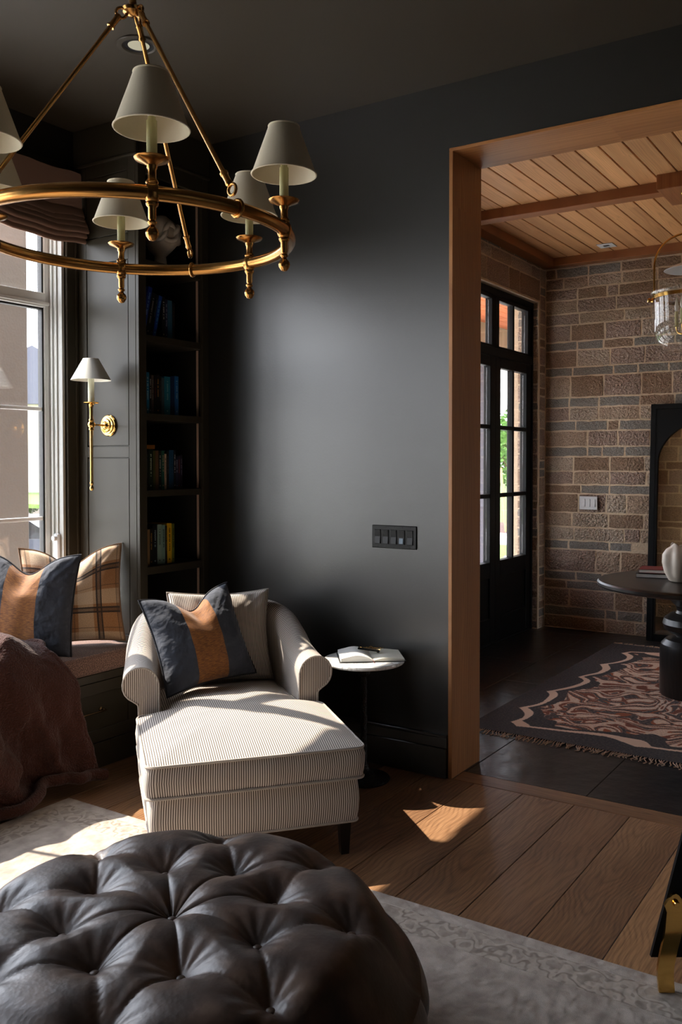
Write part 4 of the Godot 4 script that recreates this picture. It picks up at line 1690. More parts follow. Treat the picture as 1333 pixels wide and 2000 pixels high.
func ottoman() -> void:
	var o := thing("ottoman", "large round dark brown leather ottoman with deep buttoned tufting", "ottoman", POUF)
	var R := 0.60
	var nr := 120
	var na := 288
	var hs := []
	for i in na + 1:
		var col := []
		for j in nr + 1:
			var q := float(j) / nr
			var r := R * sin(q * PI / 2.0) if q > 0.6 else R * q * (sin(0.3 * PI) / 0.6)
			var p := Vector2.from_angle(TAU * i / na) * r
			col.append(Vector3(p.x, pouf_height(p, R), p.y))
		hs.append(col)
	var s := Sh.new()
	# i runs against the angle so that the front faces look up
	var f := func(i: int, j: int) -> Vector3: return hs[na - i][nr - j]
	var g := func(i: int, j: int) -> Vector2: return Vector2(i, j)
	s.sheet(na, nr, f, g)
	# the side, with a fold under every outer pleat
	var side := func(i: int, j: int) -> Vector3:
		var a := TAU * i / na
		var t := float(j) / 14.0
		var lobe := absf(fposmod((a + 0.07) / TAU * 8.0, 1.0) - 0.5)
		var top: Vector3 = hs[i][nr]
		var r := R + 0.024 * sin(minf(t * 1.5, 1.0) * PI) - 0.016 * exp(-lobe / 0.03) - 0.012 * t
		return Vector3(cos(a) * r, lerpf(top.y, 0.075, t), sin(a) * r)
	s.sheet(na, 14, side, g)
	part("cover", s.done(180.0), M.leather, o)
	var btn := turning(P([[0.0, -0.012], [0.011, -0.008], [0.0145, 0.0], [0.013, 0.004], [0.008, 0.0075], [0.0, 0.009]]), 14, 60.0)
	var spots := [Vector2.ZERO]
	for k in 8:
		spots.append(Vector2.from_angle(TAU * k / 8.0 - 0.07) * 0.25)
		spots.append(Vector2.from_angle(TAU * (k + 0.5) / 8.0 - 0.07) * 0.435)
	for p in spots:
		part("button", btn, M.leather_piping, o, at(p.x, pouf_height(p, R) + 0.006, p.y))
	var edge := []
	for k in 64:
		var a := TAU * k / 64
		edge.append(Vector3(cos(a) * (R - 0.012), 0.078, sin(a) * (R - 0.012)))
	part("base_welt", bar(edge, 0.007, 8, true), M.leather_piping, o)
	part("base", turning(P([[0.0, 0.03], [R - 0.06, 0.03], [R - 0.045, 0.05], [R - 0.03, 0.08], [0.0, 0.08]]), 48), M.dark_wood, o)
	for k in 4:
		var a := TAU * (k + 0.5) / 4
		part("foot", turning(P([[0, 0], [0.022, 0], [0.03, 0.012], [0.032, 0.035], [0, 0.035]]), 16), M.dark_wood, o, at(cos(a) * 0.48, 0.012, sin(a) * 0.48))


# ------------------------------------------------------------------ lights (unlit by day)

func cone_shade(r0: float, r1: float, y0: float, y1: float, n := 36) -> ArrayMesh:
	var s := Sh.new()
	var t := 0.0022
	s.lathe([Vector2(r0, y0), Vector2(r1, y1), Vector2(r1 - t, y1), Vector2(r0 - t, y0), Vector2(r0, y0)], n)
	return s.done(50.0)


func chandelier() -> void:
	var c := Vector3(-1.656, 2.05, -1.541)
	var o := thing("chandelier", "brass ring chandelier with six cream lampshades hanging from three rods", "chandelier", Vector3(c.x, CEIL, c.z))
	var y := c.y - CEIL
	var R := 0.378
	var loop := []
	for k in 96:
		loop.append(Vector3(cos(TAU * k / 96) * R, y, sin(TAU * k / 96) * R))
	part("ring", bar(loop, 0.0155, 16, true), M.brass, o)
	# hub, chain and ceiling plate
	var hub_y := 2.597 - CEIL
	part("hub", turning(P([[0, -0.016], [0.012, -0.014], [0.024, -0.006], [0.026, 0.002], [0.018, 0.008], [0.01, 0.014], [0.007, 0.03], [0, 0.032]]), 20), M.brass, o, at(0, hub_y, 0))
	var links := Sh.new()
	var ly := hub_y + 0.03
	var k2 := 0
	while ly < -0.03:
		var ov := []
		for q in 16:
			var a := TAU * q / 16
			var side := Vector3(cos(a) * 0.012, 0, 0) if k2 % 2 == 0 else Vector3(0, 0, cos(a) * 0.012)
			ov.append(Vector3(0, ly + 0.02 + sin(a) * 0.024, 0) + side)
		links.tube(ov, 0.0032, 6, true)
		ly += 0.04
		k2 += 1
	part("chain", links.done(60.0), M.aged_brass, o)
	part("canopy", turning(P([[0, -0.035], [0.012, -0.033], [0.016, -0.026], [0.05, -0.018], [0.062, -0.006], [0.064, 0], [0, 0]]), 32), M.brass, o)
	# three rods with hooked ends
	for k in 3:
		var a := deg_to_rad(8.0 + 120.0 * k)
		var d := Vector3(cos(a), 0, sin(a))
		var p0 := d * R + Vector3(0, y + 0.02, 0)
		var p1 := d * 0.02 + Vector3(0, hub_y, 0)
		var u := (p1 - p0).normalized()
		var b0 := p0 + u * 0.055
		var b1 := p1 - u * 0.035
		var rod := part("rod", bar([b0, b1], 0.0056, 12), M.brass, o)
		var bas := Basis(Quaternion(Vector3.UP, u))
		for e in [[b0, 1.0], [b1, -1.0]]:
			var s := Sh.new()
			s.lathe(P([[0.0, -0.014], [0.006, -0.014], [0.009, -0.008], [0.0075, -0.002], [0.0075, 0.016], [0.0095, 0.019], [0.0095, 0.024], [0.0, 0.026]]), 14, e[0], bas if e[1] > 0 else Basis(bas.x, -bas.y, -bas.z))
			part("socket", s.done(40.0), M.brass, rod)
		var sx := u.cross(Vector3.UP).normalized()
		for e in [b0 - u * 0.026, b1 + u * 0.022]:
			var ring := []
			for q in 14:
				var t := TAU * q / 14
				ring.append(e + (u * cos(t) + sx.cross(u) * sin(t)) * 0.0125)
			part("hook", bar(ring, 0.0036, 8, true), M.brass, rod)
		# a clasp round the ring
		var cl := []
		for q in 18:
			var t := TAU * q / 18
			cl.append(d * R + Vector3(0, y, 0) + (d * cos(t) + Vector3.UP * sin(t)) * 0.0175)
		part("clasp", bar(cl, 0.0045, 8, true), M.brass, rod)
	# six candle arms
	var stem := turning(P([[0.0, -0.098], [0.007, -0.096], [0.0125, -0.088], [0.0138, -0.082], [0.0125, -0.075], [0.007, -0.069], [0.0055, -0.066],
		[0.0095, -0.062], [0.0098, -0.059], [0.006, -0.056], [0.0082, -0.052], [0.0082, -0.03], [0.0118, -0.026], [0.0132, -0.021], [0.0115, -0.018], [0.016, -0.012], [0.0185, 0.0],
		[0.016, 0.012], [0.0115, 0.018], [0.0135, 0.021], [0.012, 0.025], [0.0085, 0.029], [0.0085, 0.047], [0.0105, 0.05], [0.011, 0.056], [0.02, 0.0605], [0.034, 0.066], [0.0365, 0.0705], [0.033, 0.0715], [0.012, 0.068], [0.0, 0.068]]), 22, 50.0)
	var sleeve := turning(P([[0, 0.068], [0.0108, 0.068], [0.0108, 0.146], [0.008, 0.147], [0.008, 0.154], [0, 0.154]]), 16)
	var bulb := turning(P([[0, 0.152], [0.007, 0.153], [0.014, 0.168], [0.015, 0.18], [0.009, 0.198], [0.0, 0.21]]), 14, 60.0)
	var shade := cone_shade(0.0765, 0.036, 0.13, 0.243)
	var trim := Sh.new()
	for q in [[0.0765, 0.1305], [0.036, 0.2425]]:
		var lp := []
		for k in 36:
			lp.append(Vector3(cos(TAU * k / 36) * q[0], q[1], sin(TAU * k / 36) * q[0]))
		trim.tube(lp, 0.0021, 6, true)
	var trim_mesh := trim.done(60.0)
	for k in 6:
		var a := deg_to_rad(37.5 + 60.0 * k)
		var arm := part("candle_arm", stem, M.brass, o, at(cos(a) * R, y, sin(a) * R))
		part("candle_sleeve", sleeve, M.candle_cream, arm)
		part("bulb", bulb, M.bulb_glass, arm)
		part("lamp_shade", shade, M.shade_linen, arm)
		part("shade_trim", trim_mesh, M.shade_linen, arm)


func sconce() -> void:
	var o := thing("sconce", "tall brass wall sconce with a white cone shade on the bookcase side", "wall lamp", v3(-3.642, 1.693, TOWER_Z + 0.001))
	part("backplate", turning(P([[0, 0.0], [0.056, 0.0], [0.057, 0.004], [0.052, 0.009], [0.046, 0.009], [0.044, 0.015], [0.036, 0.017], [0.033, 0.024], [0.022, 0.026], [0.017, 0.034], [0.011, 0.037], [0.0, 0.038]]), 40, 35.0), M.polished_brass, o, turned(Basis(Vector3.RIGHT, PI / 2), -0.024, 0, 0))
	var z := 0.136
	part("arm", bar([v3(-0.024, 0, 0.03), v3(-0.012, 0, 0.08), v3(0, 0, z)], 0.0052, 12), M.polished_brass, o)
	part("stem", turning(P([[0, -0.338], [0.006, -0.337], [0.0105, -0.33], [0.011, -0.322], [0.007, -0.314], [0.005, -0.31], [0.0095, -0.304], [0.0095, -0.296], [0.007, -0.292], [0.0076, -0.288], [0.0076, -0.03],
		[0.0125, -0.027], [0.0125, -0.02], [0.009, -0.017], [0.0165, -0.01], [0.0185, 0.0], [0.0165, 0.01], [0.009, 0.017], [0.0125, 0.02], [0.0125, 0.026], [0.0086, 0.03], [0.0086, 0.088], [0.011, 0.092], [0.0115, 0.1], [0.016, 0.105], [0.036, 0.108], [0.0395, 0.112], [0.036, 0.115], [0.0, 0.114]]), 24, 50.0), M.polished_brass, o, at(0, 0, z))
	part("candle_sleeve", turning(P([[0, 0.114], [0.0158, 0.114], [0.0158, 0.245], [0, 0.245]]), 20), M.candle_white, o, at(0, 0, z))
	part("bulb", turning(P([[0, 0.245], [0.012, 0.25], [0.02, 0.275], [0.016, 0.3], [0, 0.315]]), 14, 60.0), M.bulb_glass, o, at(0, 0, z))
	part("lamp_shade", cone_shade(0.1, 0.0385, 0.226, 0.336, 40), M.shade_white, o, at(0, 0, z))

# ------------------------------------------------------------------ rugs, table, books

func frame_sheet(x0: float, x1: float, z0: float, z1: float, band: float, y: float) -> ArrayMesh:
	return boxes_mesh([
		[v3(x0, 0.0005, z0), v3(x1, y, z0 + band)], [v3(x0, 0.0005, z1 - band), v3(x1, y, z1)],
		[v3(x0, 0.0005, z0 + band), v3(x0 + band, y, z1 - band)], [v3(x1 - band, 0.0005, z0 + band), v3(x1, y, z1 - band)]], 0.002)


func rugs() -> void:
	var weave := func(x: int, y: int) -> Color:
		var u := sin((x + 3.0 * sin(y * 0.2)) * TAU / 16.0) * 0.5 + 0.5
		var v := sin((y + (8.0 if (x / 16) % 2 == 0 else 0.0)) * TAU / 16.0) * 0.5 + 0.5
		var k: float = u * v
		return Color(k, k, k)
	var loops := picture(64, 64, weave)
	var m := mat("rug_field", Color(1, 1, 1), 1.0)
	world_tex(m, noise_tex(0.02, 61, [[0.2, Color(0.70, 0.65, 0.61)], [0.5, Color(0.76, 0.715, 0.67)], [0.8, Color(0.82, 0.775, 0.73)]], 5, 512), 0.9)
	m.detail_enabled = true
	m.detail_blend_mode = BaseMaterial3D.BLEND_MODE_MUL
	m.detail_uv_layer = BaseMaterial3D.DETAIL_UV_2
	m.uv2_triplanar = true
	m.uv2_world_triplanar = true
	m.uv2_scale = Vector3.ONE * 12.0
	m.detail_albedo = noise_tex(0.16, 63, [[0.15, Color(0.72, 0.71, 0.7)], [0.6, Color(1, 1, 1)]], 3, 256)
	m.heightmap_enabled = true
	m.heightmap_texture = noise_tex(0.09, 65, [], 3, 256)
	m.heightmap_scale = 0.5
	var bn := noise_image(0.012, 67, 3)
	var border := func(x: int, y: int) -> Color:
		var a := absf(bn.get_noise_2d(x * 1.0, y * 1.0))
		var b := bn.get_noise_2d(x * 3.0 + 700.0, y * 3.0)
		var k := clampf((1.0 - ss(0.02, 0.1, a)) * 0.75 + (0.45 if a > 0.3 else 0.0) + b * 0.4, 0, 1)
		return Color(0.73, 0.685, 0.635).lerp(Color(0.54, 0.49, 0.45), k)
	var mb := mat("rug_border", Color(1, 1, 1), 1.0)
	world_tex(mb, picture(512, 512, border), 1.1)
	mb.heightmap_enabled = true
	mb.heightmap_texture = m.heightmap_texture
	mb.heightmap_scale = 0.4
	var o := thing("area_rug", "large cream rug with a worn scroll border under the ottoman", "rug", Vector3.ZERO)
	part("edge_band", frame_sheet(-3.228, 0.75, -2.6, 1.0, 0.055, 0.011), m, o)
	part("border", frame_sheet(-3.174, 0.696, -2.546, 0.946, 0.125, 0.0102), mb, o)
	part("field", box(v3(-3.049, 0.0005, -2.421), v3(0.571, 0.0115, 0.821), 0.002), m, o)

	# flat woven rug of scalloped bands in the hall
	var wn := noise_image(0.0058, 71, 3)
	var sp := noise_image(0.25, 73, 2)
	var fig := noise_image(0.0045, 75, 2)
	var pattern := func(x: int, y: int) -> Color:
		var fx := x / 512.0
		var fy := y / 512.0
		var mott := sp.get_noise_2d(x, y * 2.0)
		var char_ := Color(0.15, 0.135, 0.14).lerp(Color(0.36, 0.31, 0.29), clampf(0.25 + mott * 0.9, 0, 1))
		var cream := Color(0.83, 0.71, 0.62)
		var rust := Color(0.5, 0.23, 0.12)
		var edge: float = minf(minf(fx, 1.0 - fx), minf(fy, 1.0 - fy))
		var ang := atan2(fy - 0.5, fx - 0.5)
		var scallop := 0.05 + 0.04 * absf(sin((fx + fy * 1.7) * 11.0)) + 0.04 * wn.get_noise_2d(x * 0.8, y * 0.8)
		if edge < scallop:
			return char_
		if edge < scallop + 0.018:
			return cream
		if edge < scallop + 0.045 + 0.03 * wn.get_noise_2d(x * 2.0, y * 2.0):
			return char_
		var n := wn.get_noise_2d(x + 60.0 * fig.get_noise_2d(x * 2.0, y * 2.0), y * 1.5 + 60.0 * fig.get_noise_2d(x * 2.0 + 300.0, y * 2.0))
		n += 0.10 * absf(sin(ang * 9.0 + n * 6.0)) + 0.25 * absf(fig.get_noise_2d(x * 1.2, y * 2.2))
		var t := fposmod(n * 3.6 + 0.2, 1.0)
		if t < 0.05 or (t > 0.25 and t < 0.29):
			return cream.lerp(rust, 0.15)
		if t < 0.25:
			return rust.lerp(char_, clampf(0.2 + mott * 0.6, 0, 1))
		if t < 0.56:
			return char_.lerp(Color(0.44, 0.34, 0.31), clampf(0.35 + mott * 0.9, 0, 1))
		if t < 0.63:
			return Color(0.55, 0.29, 0.15)
		return cream.lerp(char_, clampf(mott * 0.6, 0, 1))
	var mh := mat("hall_rug", Color(1, 1, 1), 1.0)
	mh.albedo_texture = picture(512, 512, pattern)
	relief(mh, noise_tex(0.2, 77, [], 2, 256), 0.15)
	var x0 := -2.22
	var x1 := 0.15
	var z0 := -7.26
	var z1 := -4.53
	var hr := thing("hall_rug", "fringed charcoal, rust and cream patterned rug on the hall tiles", "rug", Vector3.ZERO)
	var s := Sh.new()
	s.box(v3(x0, 0.0005, z0), v3(x1, 0.009, z1), 0.003)
	for k in s.v.size():
		s.uv[k] = Vector2((s.v[k].x - x0) / (x1 - x0), (s.v[k].z - z0) / (z1 - z0))
	part("weave", s.done(0.0), mh, hr)
	var r := RandomNumberGenerator.new()
	r.seed = 79
	var fr := Sh.new()
	for e in [z1, z0]:
		var x := x0 + 0.006
		while x < x1:
			var sg := 1.0 if e == z1 else -1.0
			var l := r.randf_range(0.05, 0.085)
			var bend := r.randf_range(-0.03, 0.03)
			fr.tube(curve([v3(x, 0.006, e - 0.004 * sg), v3(x + bend * 0.2, 0.008, e + l * 0.35 * sg), v3(x + bend, 0.004, e + l * 0.75 * sg), v3(x + bend * 0.6, 0.0035, e + l * sg)], 2), 0.0026, 4)
			x += r.randf_range(0.009, 0.017)
	part("fringe", fr.done(180.0), M.fringe_cotton, hr).set_meta("kind", "stuff")


func side_table() -> void:
	var p := v3(-2.262, 0, -3.522)
	var o := thing("side_table", "small round white marble side table on a hammered black iron pedestal", "side table", p)
	part("base", turning(P([[0, 0], [0.122, 0.0], [0.125, 0.006], [0.118, 0.014], [0.09, 0.022], [0.05, 0.03], [0.028, 0.045], [0.02, 0.07], [0, 0.07]]), 40), M.cast_iron, o)
	var stem := []
	var rad := []
	for k in 24:
		stem.append(v3(0.0015 * sin(k * 2.3), 0.05 + k * 0.0205, 0.0015 * cos(k * 1.9)))
		rad.append(0.0155 + 0.0014 * sin(k * 2.9) + 0.001 * sin(k * 5.3))
	part("stem", bar(stem, rad, 14), M.cast_iron, o)
	part("bracket", turning(P([[0, 0.49], [0.018, 0.49], [0.027, 0.5], [0.03, 0.506], [0.03, 0.535], [0.036, 0.541], [0.06, 0.548], [0.064, 0.556], [0, 0.556]]), 10, 10.0), M.cast_iron, o)
	part("top", turning(P([[0, 0.556], [0.186, 0.556], [0.191, 0.559], [0.193, 0.565], [0.191, 0.572], [0.187, 0.5745], [0, 0.5745]]), 64, 25.0), M.marble, o)
	# open book
	var b := thing("open_book", "open book lying with its pages up on the marble table", "book")
	b.transform = Transform3D(Basis(Vector3.UP, 0.675), p + v3(0.015, 0.5755, -0.035))
	part("cover", boxes_mesh([[v3(-0.155, 0, -0.108), v3(-0.006, 0.0025, 0.108)], [v3(0.006, 0, -0.108), v3(0.155, 0.0025, 0.108)], [v3(-0.008, 0, -0.108), v3(0.008, 0.002, 0.108)]], 0.0008), M.book_black, b)
	for sd in [-1.0, 1.0]:
		var s := Sh.new()
		var n := 16
		var f := func(i: int, j: int) -> Vector3:
			var t := float(i) / n
			var x := t * 0.148
			var y := 0.003 + 0.029 * pow(sin(clampf(t * 1.25 + 0.05, 0.0, 1.0) * PI * 0.62), 0.8) * (1.0 - 0.55 * t * t) * (0.5 if sd > 0 else 1.0) * 1.2
			if j == 0:
				return Vector3(x * sd, 0.0026, 0.104)
			if j == 1:
				return Vector3(x * sd, y, 0.104)
			if j == 2:
				return Vector3(x * sd, y, -0.104)
			return Vector3(x * sd, 0.0026, -0.104)
		var g := func(i: int, j: int) -> Vector2: return Vector2(i, j)
		s.sheet(n, 3, f, g)
		if sd > 0:
			s._flip(s.ix.size() / 3)
		var a: Vector3 = f.call(n, 1)
		s.quad(Vector3(a.x, 0.0026, 0.104), a, f.call(n, 2), Vector3(a.x, 0.0026, -0.104))
		part("page_block", s.done(30.0), M.page_white if sd < 0 else M.paper, b)
	part("ribbon", bar([v3(0.0, 0.012, 0.1), v3(0.003, 0.004, 0.118), v3(0.006, -0.0, 0.128)], 0.0013, 5), M.red_cloth, b)
	# folded reading glasses
	var gl := thing("eyeglasses", "folded gold rimmed eyeglasses resting on the open book", "glasses")
	gl.transform = Transform3D(Basis(Vector3.UP, 0.35), p + v3(-0.015, 0.607, -0.085))
	for sd in [-1.0, 1.0]:
		var rim := []
		for k in 24:
			rim.append(v3(sd * 0.034 + cos(TAU * k / 24) * 0.025, 0.002 + 0.004 * sin(TAU * k / 24), sin(TAU * k / 24) * 0.021))
		part("rim", bar(rim, 0.0013, 6, true), M.polished_brass, gl)
		part("lens", turning(P([[0, 0], [0.024, 0.0], [0.024, 0.001], [0, 0.001]]), 24), M.clear_glass, gl, turned(Basis(Vector3.RIGHT, -0.18).scaled(Vector3(1, 1, 0.84)), sd * 0.034, 0.002, 0))
		part("temple", bar([v3(sd * 0.06, 0.003, -0.004), v3(sd * 0.058, 0.004, 0.012), v3(-sd * 0.03, 0.004 + 0.004 * sd, 0.03), v3(-sd * 0.055, 0.002, 0.04)], 0.0016, 6), M.polished_brass, gl)
	part("bridge", bar(curve([v3(-0.01, 0.003, -0.004), v3(0, 0.008, -0.006), v3(0.01, 0.003, -0.004)], 4), 0.0013, 6), M.polished_brass, gl)
	var cs := thing("bookmark_clip", "small black clip lying across the open pages", "clip")
	cs.transform = Transform3D(Basis(Vector3.UP, 0.36) * Basis(Vector3.BACK, -0.1), p + v3(-0.005, 0.606, -0.045))
	part("body", box(v3(-0.05, -0.002, -0.007), v3(0.05, 0.006, 0.007), 0.002), M.black_plastic, cs)
	part("cap", box(v3(0.044, -0.006, -0.008), v3(0.056, 0.008, 0.008), 0.002), M.black_plastic, cs)


func book(label: String, group: String, z: float, y: float, w: float, h: float, lean: float, cover: Color, print_: Color, seed_: int) -> void:
	var o := thing("book", label, "book", Vector3.ZERO, 0.0, group)
	var d := 0.15
	o.transform = Transform3D(Basis(Vector3.RIGHT, lean), v3(TOWER_X - 0.055, y, z))
	var key := "cover_%s" % cover.to_html(false)
	if not M.has(key):
		mat(key, Color(cover.r * 1.45 + 0.015, cover.g * 1.45 + 0.015, cover.b * 1.45 + 0.015), 0.4)
	var key2 := "print_%s" % print_.to_html(false)
	if not M.has(key2):
		mat(key2, print_, 0.5)
	part("cover", boxes_mesh([[v3(-d, 0, -w / 2), v3(-0.002, h, -w / 2 + 0.002)], [v3(-d, 0, w / 2 - 0.002), v3(-0.002, h, w / 2)], [v3(-0.003, 0, -w / 2), v3(0.0, h, w / 2)]], 0.0007), M[key], o)
	part("pages", box(v3(-d + 0.004, 0.003, -w / 2 + 0.002), v3(-0.003, h - 0.003, w / 2 - 0.002)), M.paper, o)
	# title printed down the spine as raised foil strokes
	var r := RandomNumberGenerator.new()
	r.seed = seed_
	var s := Sh.new()
	var t := h * 0.88
	var end := h * r.randf_range(0.3, 0.5)
	var cap := minf(w * 0.42, 0.010)
	while t > end:
		var l := r.randf_range(0.003, 0.006)
		s.box(v3(-0.0005, t - l, -cap / 2), v3(0.0007, t, cap / 2 * r.randf_range(0.3, 1.0)), 0.0)
		t -= l + 0.0022
		if r.randf() < 0.16:
			t -= 0.007
	s.box(v3(-0.0005, h * 0.08, -cap * 0.4), v3(0.0007, h * 0.08 + cap * 0.8, cap * 0.4), 0.0)
	part("spine_print", s.done(0.0), M[key2], o).set_meta("kind", "stuff")


func books() -> void:
	# [thickness mm, height mm, lean, colour, print colour, what it is]
	var shelf1 := [
		[30, 262, 0.22, Color(0.03, 0.12, 0.36), Color(0.45, 0.6, 0.8), "glossy royal blue book, leftmost on the top book shelf and leaning"],
		[32, 232, 0.22, Color(0.06, 0.055, 0.06), Color(0.62, 0.6, 0.56), "thick black book with an orange emblem, leaning on the top book shelf"],
		[18, 226, 0.22, Color(0.04, 0.045, 0.055), Color(0.3, 0.32, 0.35), "thin black leaning book between the emblem book and the blue one"],
		[24, 226, 0.22, Color(0.03, 0.16, 0.4), Color(0.35, 0.6, 0.8), "bright blue leaning book in the middle of the top book shelf"],
		[22, 222, 0.0, Color(0.035, 0.035, 0.04), Color(0.78, 0.76, 0.72), "black book with large white lettering on the top book shelf"],
		[18, 212, 0.0, Color(0.08, 0.07, 0.16), Color(0.6, 0.6, 0.7), "narrow dark violet book on the top book shelf"],
		[34, 210, 0.0, Color(0.12, 0.26, 0.34), Color(0.25, 0.4, 0.48), "pale slate blue book on the top book shelf"],
		[20, 200, 0.0, Color(0.07, 0.06, 0.055), Color(0.3, 0.22, 0.18), "small dark brown book, rightmost on the top book shelf"]]
	var shelf2 := [
		[20, 215, 0.0, Color(0.05, 0.055, 0.05), Color(0.5, 0.4, 0.28), "black book with a tan spotted spine, leftmost on the second book shelf"],
		[20, 222, 0.0, Color(0.05, 0.33, 0.33), Color(0.65, 0.75, 0.7), "teal green book near the left of the second book shelf"],
		[26, 218, 0.0, Color(0.03, 0.3, 0.42), Color(0.6, 0.75, 0.8), "turquoise blue book beside the teal green one"],
		[14, 208, 0.0, Color(0.06, 0.06, 0.07), Color(0.8, 0.8, 0.8), "thin black and white book beside the turquoise one"],
		[16, 205, 0.0, Color(0.22, 0.18, 0.16), Color(0.55, 0.5, 0.46), "thin grey brown book on the second book shelf"],
		[18, 208, 0.0, Color(0.05, 0.045, 0.05), Color(0.42, 0.16, 0.1), "black book with rust lettering on the second book shelf"],
		[22, 212, 0.0, Color(0.045, 0.04, 0.04), Color(0.72, 0.5, 0.25), "black book with amber lettering on the second book shelf"],
		[14, 205, 0.0, Color(0.05, 0.05, 0.055), Color(0.3, 0.3, 0.3), "slim plain black book on the second book shelf"],
		[20, 196, 0.0, Color(0.16, 0.2, 0.22), Color(0.3, 0.36, 0.38), "small steel grey book on the second book shelf"],
		[44, 206, 0.0, Color(0.06, 0.3, 0.36), Color(0.5, 0.66, 0.68), "thick sea green book with an orange label on the second book shelf"],
		[32, 210, 0.0, Color(0.04, 0.09, 0.2), Color(0.1, 0.18, 0.3), "thick navy book beside the sea green one"],
		[30, 214, 0.0, Color(0.05, 0.25, 0.42), Color(0.5, 0.66, 0.75), "sky blue book, rightmost on the second book shelf"]]
	var shelf3 := [
		[34, 214, 0.0, Color(0.05, 0.065, 0.075), Color(0.25, 0.3, 0.33), "wide dark slate book, leftmost on the third book shelf"],
		[22, 212, 0.0, Color(0.035, 0.05, 0.045), Color(0.25, 0.3, 0.27), "dark green black book under the amber book on the third shelf"],
		[34, 214, 0.0, Color(0.05, 0.1, 0.055), Color(0.75, 0.8, 0.7), "dark green book with bold white lettering on the third book shelf"],
		[16, 208, 0.0, Color(0.2, 0.21, 0.08), Color(0.3, 0.3, 0.14), "thin olive book on the third book shelf"],
		[22, 208, 0.0, Color(0.3, 0.2, 0.13), Color(0.42, 0.3, 0.2), "tan leather coloured book on the third book shelf"],
		[20, 206, 0.0, Color(0.05, 0.06, 0.055), Color(0.72, 0.72, 0.68), "black book with white lettering in the middle of the third shelf"],
		[22, 208, 0.0, Color(0.07, 0.24, 0.2), Color(0.72, 0.62, 0.48), "green and cream book in the middle of the third shelf"],
		[14, 190, 0.0, Color(0.56, 0.46, 0.38), Color(0.4, 0.32, 0.26), "small cream book in the middle of the third shelf"],
		[18, 204, 0.0, Color(0.06, 0.06, 0.065), Color(0.3, 0.3, 0.3), "plain black book right of the small cream one"],
		[34, 212, 0.0, Color(0.05, 0.17, 0.26), Color(0.1, 0.25, 0.34), "steel blue book on the third book shelf"],
		[16, 212, 0.0, Color(0.04, 0.04, 0.05), Color(0.7, 0.7, 0.72), "tall black book with white lettering beside the steel blue one"],
		[16, 180, 0.0, Color(0.08, 0.08, 0.15), Color(0.6, 0.6, 0.66), "short indigo book near the right end of the third shelf"],
		[16, 182, 0.0, Color(0.1, 0.07, 0.13), Color(0.6, 0.24, 0.2), "short purple book with red lettering on the third shelf"],
		[18, 186, 0.0, Color(0.08, 0.07, 0.12), Color(0.45, 0.44, 0.5), "short dark purple book, rightmost on the third shelf"]]
	var shelf4 := [
		[30, 160, 0.0, Color(0.27, 0.18, 0.13), Color(0.5, 0.48, 0.42), "short brown and slate book, leftmost on the lowest book shelf"],
		[16, 190, 0.0, Color(0.05, 0.05, 0.05), Color(0.25, 0.22, 0.2), "black book beside the short brown one"],
		[18, 192, 0.0, Color(0.34, 0.26, 0.16), Color(0.5, 0.4, 0.26), "tan book on the lowest book shelf"],
		[18, 194, 0.0, Color(0.05, 0.05, 0.045), Color(0.68, 0.5, 0.2), "black book with gold lettering on the lowest book shelf"],
		[34, 210, 0.0, Color(0.045, 0.055, 0.07), Color(0.6, 0.68, 0.7), "wide navy black book with pale lettering on the lowest book shelf"],
		[32, 214, 0.0, Color(0.37, 0.44, 0.40), Color(0.25, 0.31, 0.29), "pale sage book, the left one of two on the lowest book shelf"],
		[24, 210, 0.0, Color(0.33, 0.42, 0.39), Color(0.22, 0.28, 0.27), "pale sage book, the right one of two on the lowest book shelf"],
		[14, 204, 0.0, Color(0.06, 0.06, 0.05), Color(0.4, 0.35, 0.15), "thin black book beside the yellow one"],
		[34, 216, 0.0, Color(0.62, 0.48, 0.05), Color(0.3, 0.24, 0.04), "bright yellow book on the lowest book shelf"],
		[20, 212, 0.0, Color(0.30, 0.32, 0.12), Color(0.2, 0.2, 0.08), "olive green book, rightmost on the lowest book shelf"]]
	var n := 100
	var k := 0
	for sh in [[2.164, shelf1, "books on the top book shelf", -3.292], [1.756, shelf2, "books on the second book shelf", -3.284], [1.355, shelf3, "books on the third book shelf", -3.284], [0.954, shelf4, "books on the lowest book shelf", -3.284]]:
		var z: float = sh[3]
		var was := 0.0
		for q in sh[1]:
			var w: float = q[0] * 0.001
			var h: float = q[1] * 0.001
			# a leaning book rests on its lower corner, so it is lifted to stand on the shelf
			var lean: float = q[2]
			var lift: float = absf(sin(lean)) * w / 2.0
			if lean == 0.0 and was > 0.0:
				z -= sin(was) * 0.205      # the first upright book props the leaning ones at their top corner
			was = lean
			book(q[5], sh[2], z - w / 2.0, sh[0] + lift, w * 0.97, h, -lean, q[3], q[4], n)
			z -= w * (1.0 / maxf(cos(lean), 0.5)) + 0.0006
			n += 1
		k += 1
	var flat := thing("book", "amber book lying flat on top of the upright books of the third shelf", "book", v3(0, 0, 0), 0.0, "books on the third book shelf")
	part("cover", boxes_mesh([[v3(-0.14, 0, -0.05), v3(0, 0.002, 0.05)], [v3(-0.14, 0.02, -0.05), v3(0, 0.022, 0.05)], [v3(-0.003, 0, -0.05), v3(0, 0.022, 0.05)]], 0.0006), mat("amber_cloth", Color(0.6, 0.36, 0.06), 0.5), flat)
	part("pages", box(v3(-0.137, 0.002, -0.047), v3(-0.003, 0.02, 0.047)), M.paper, flat)
	flat.position = v3(TOWER_X - 0.055, 1.355 + 0.2155, -3.338)
	# pale sculpture on the upper shelf
	var fg := thing("figurine", "pale ceramic knotted sculpture on the highest bookcase shelf", "sculpture", v3(-3.58, 2.551, -3.52))
	var r := RandomNumberGenerator.new()
	r.seed = 4
	var sh2 := Sh.new()
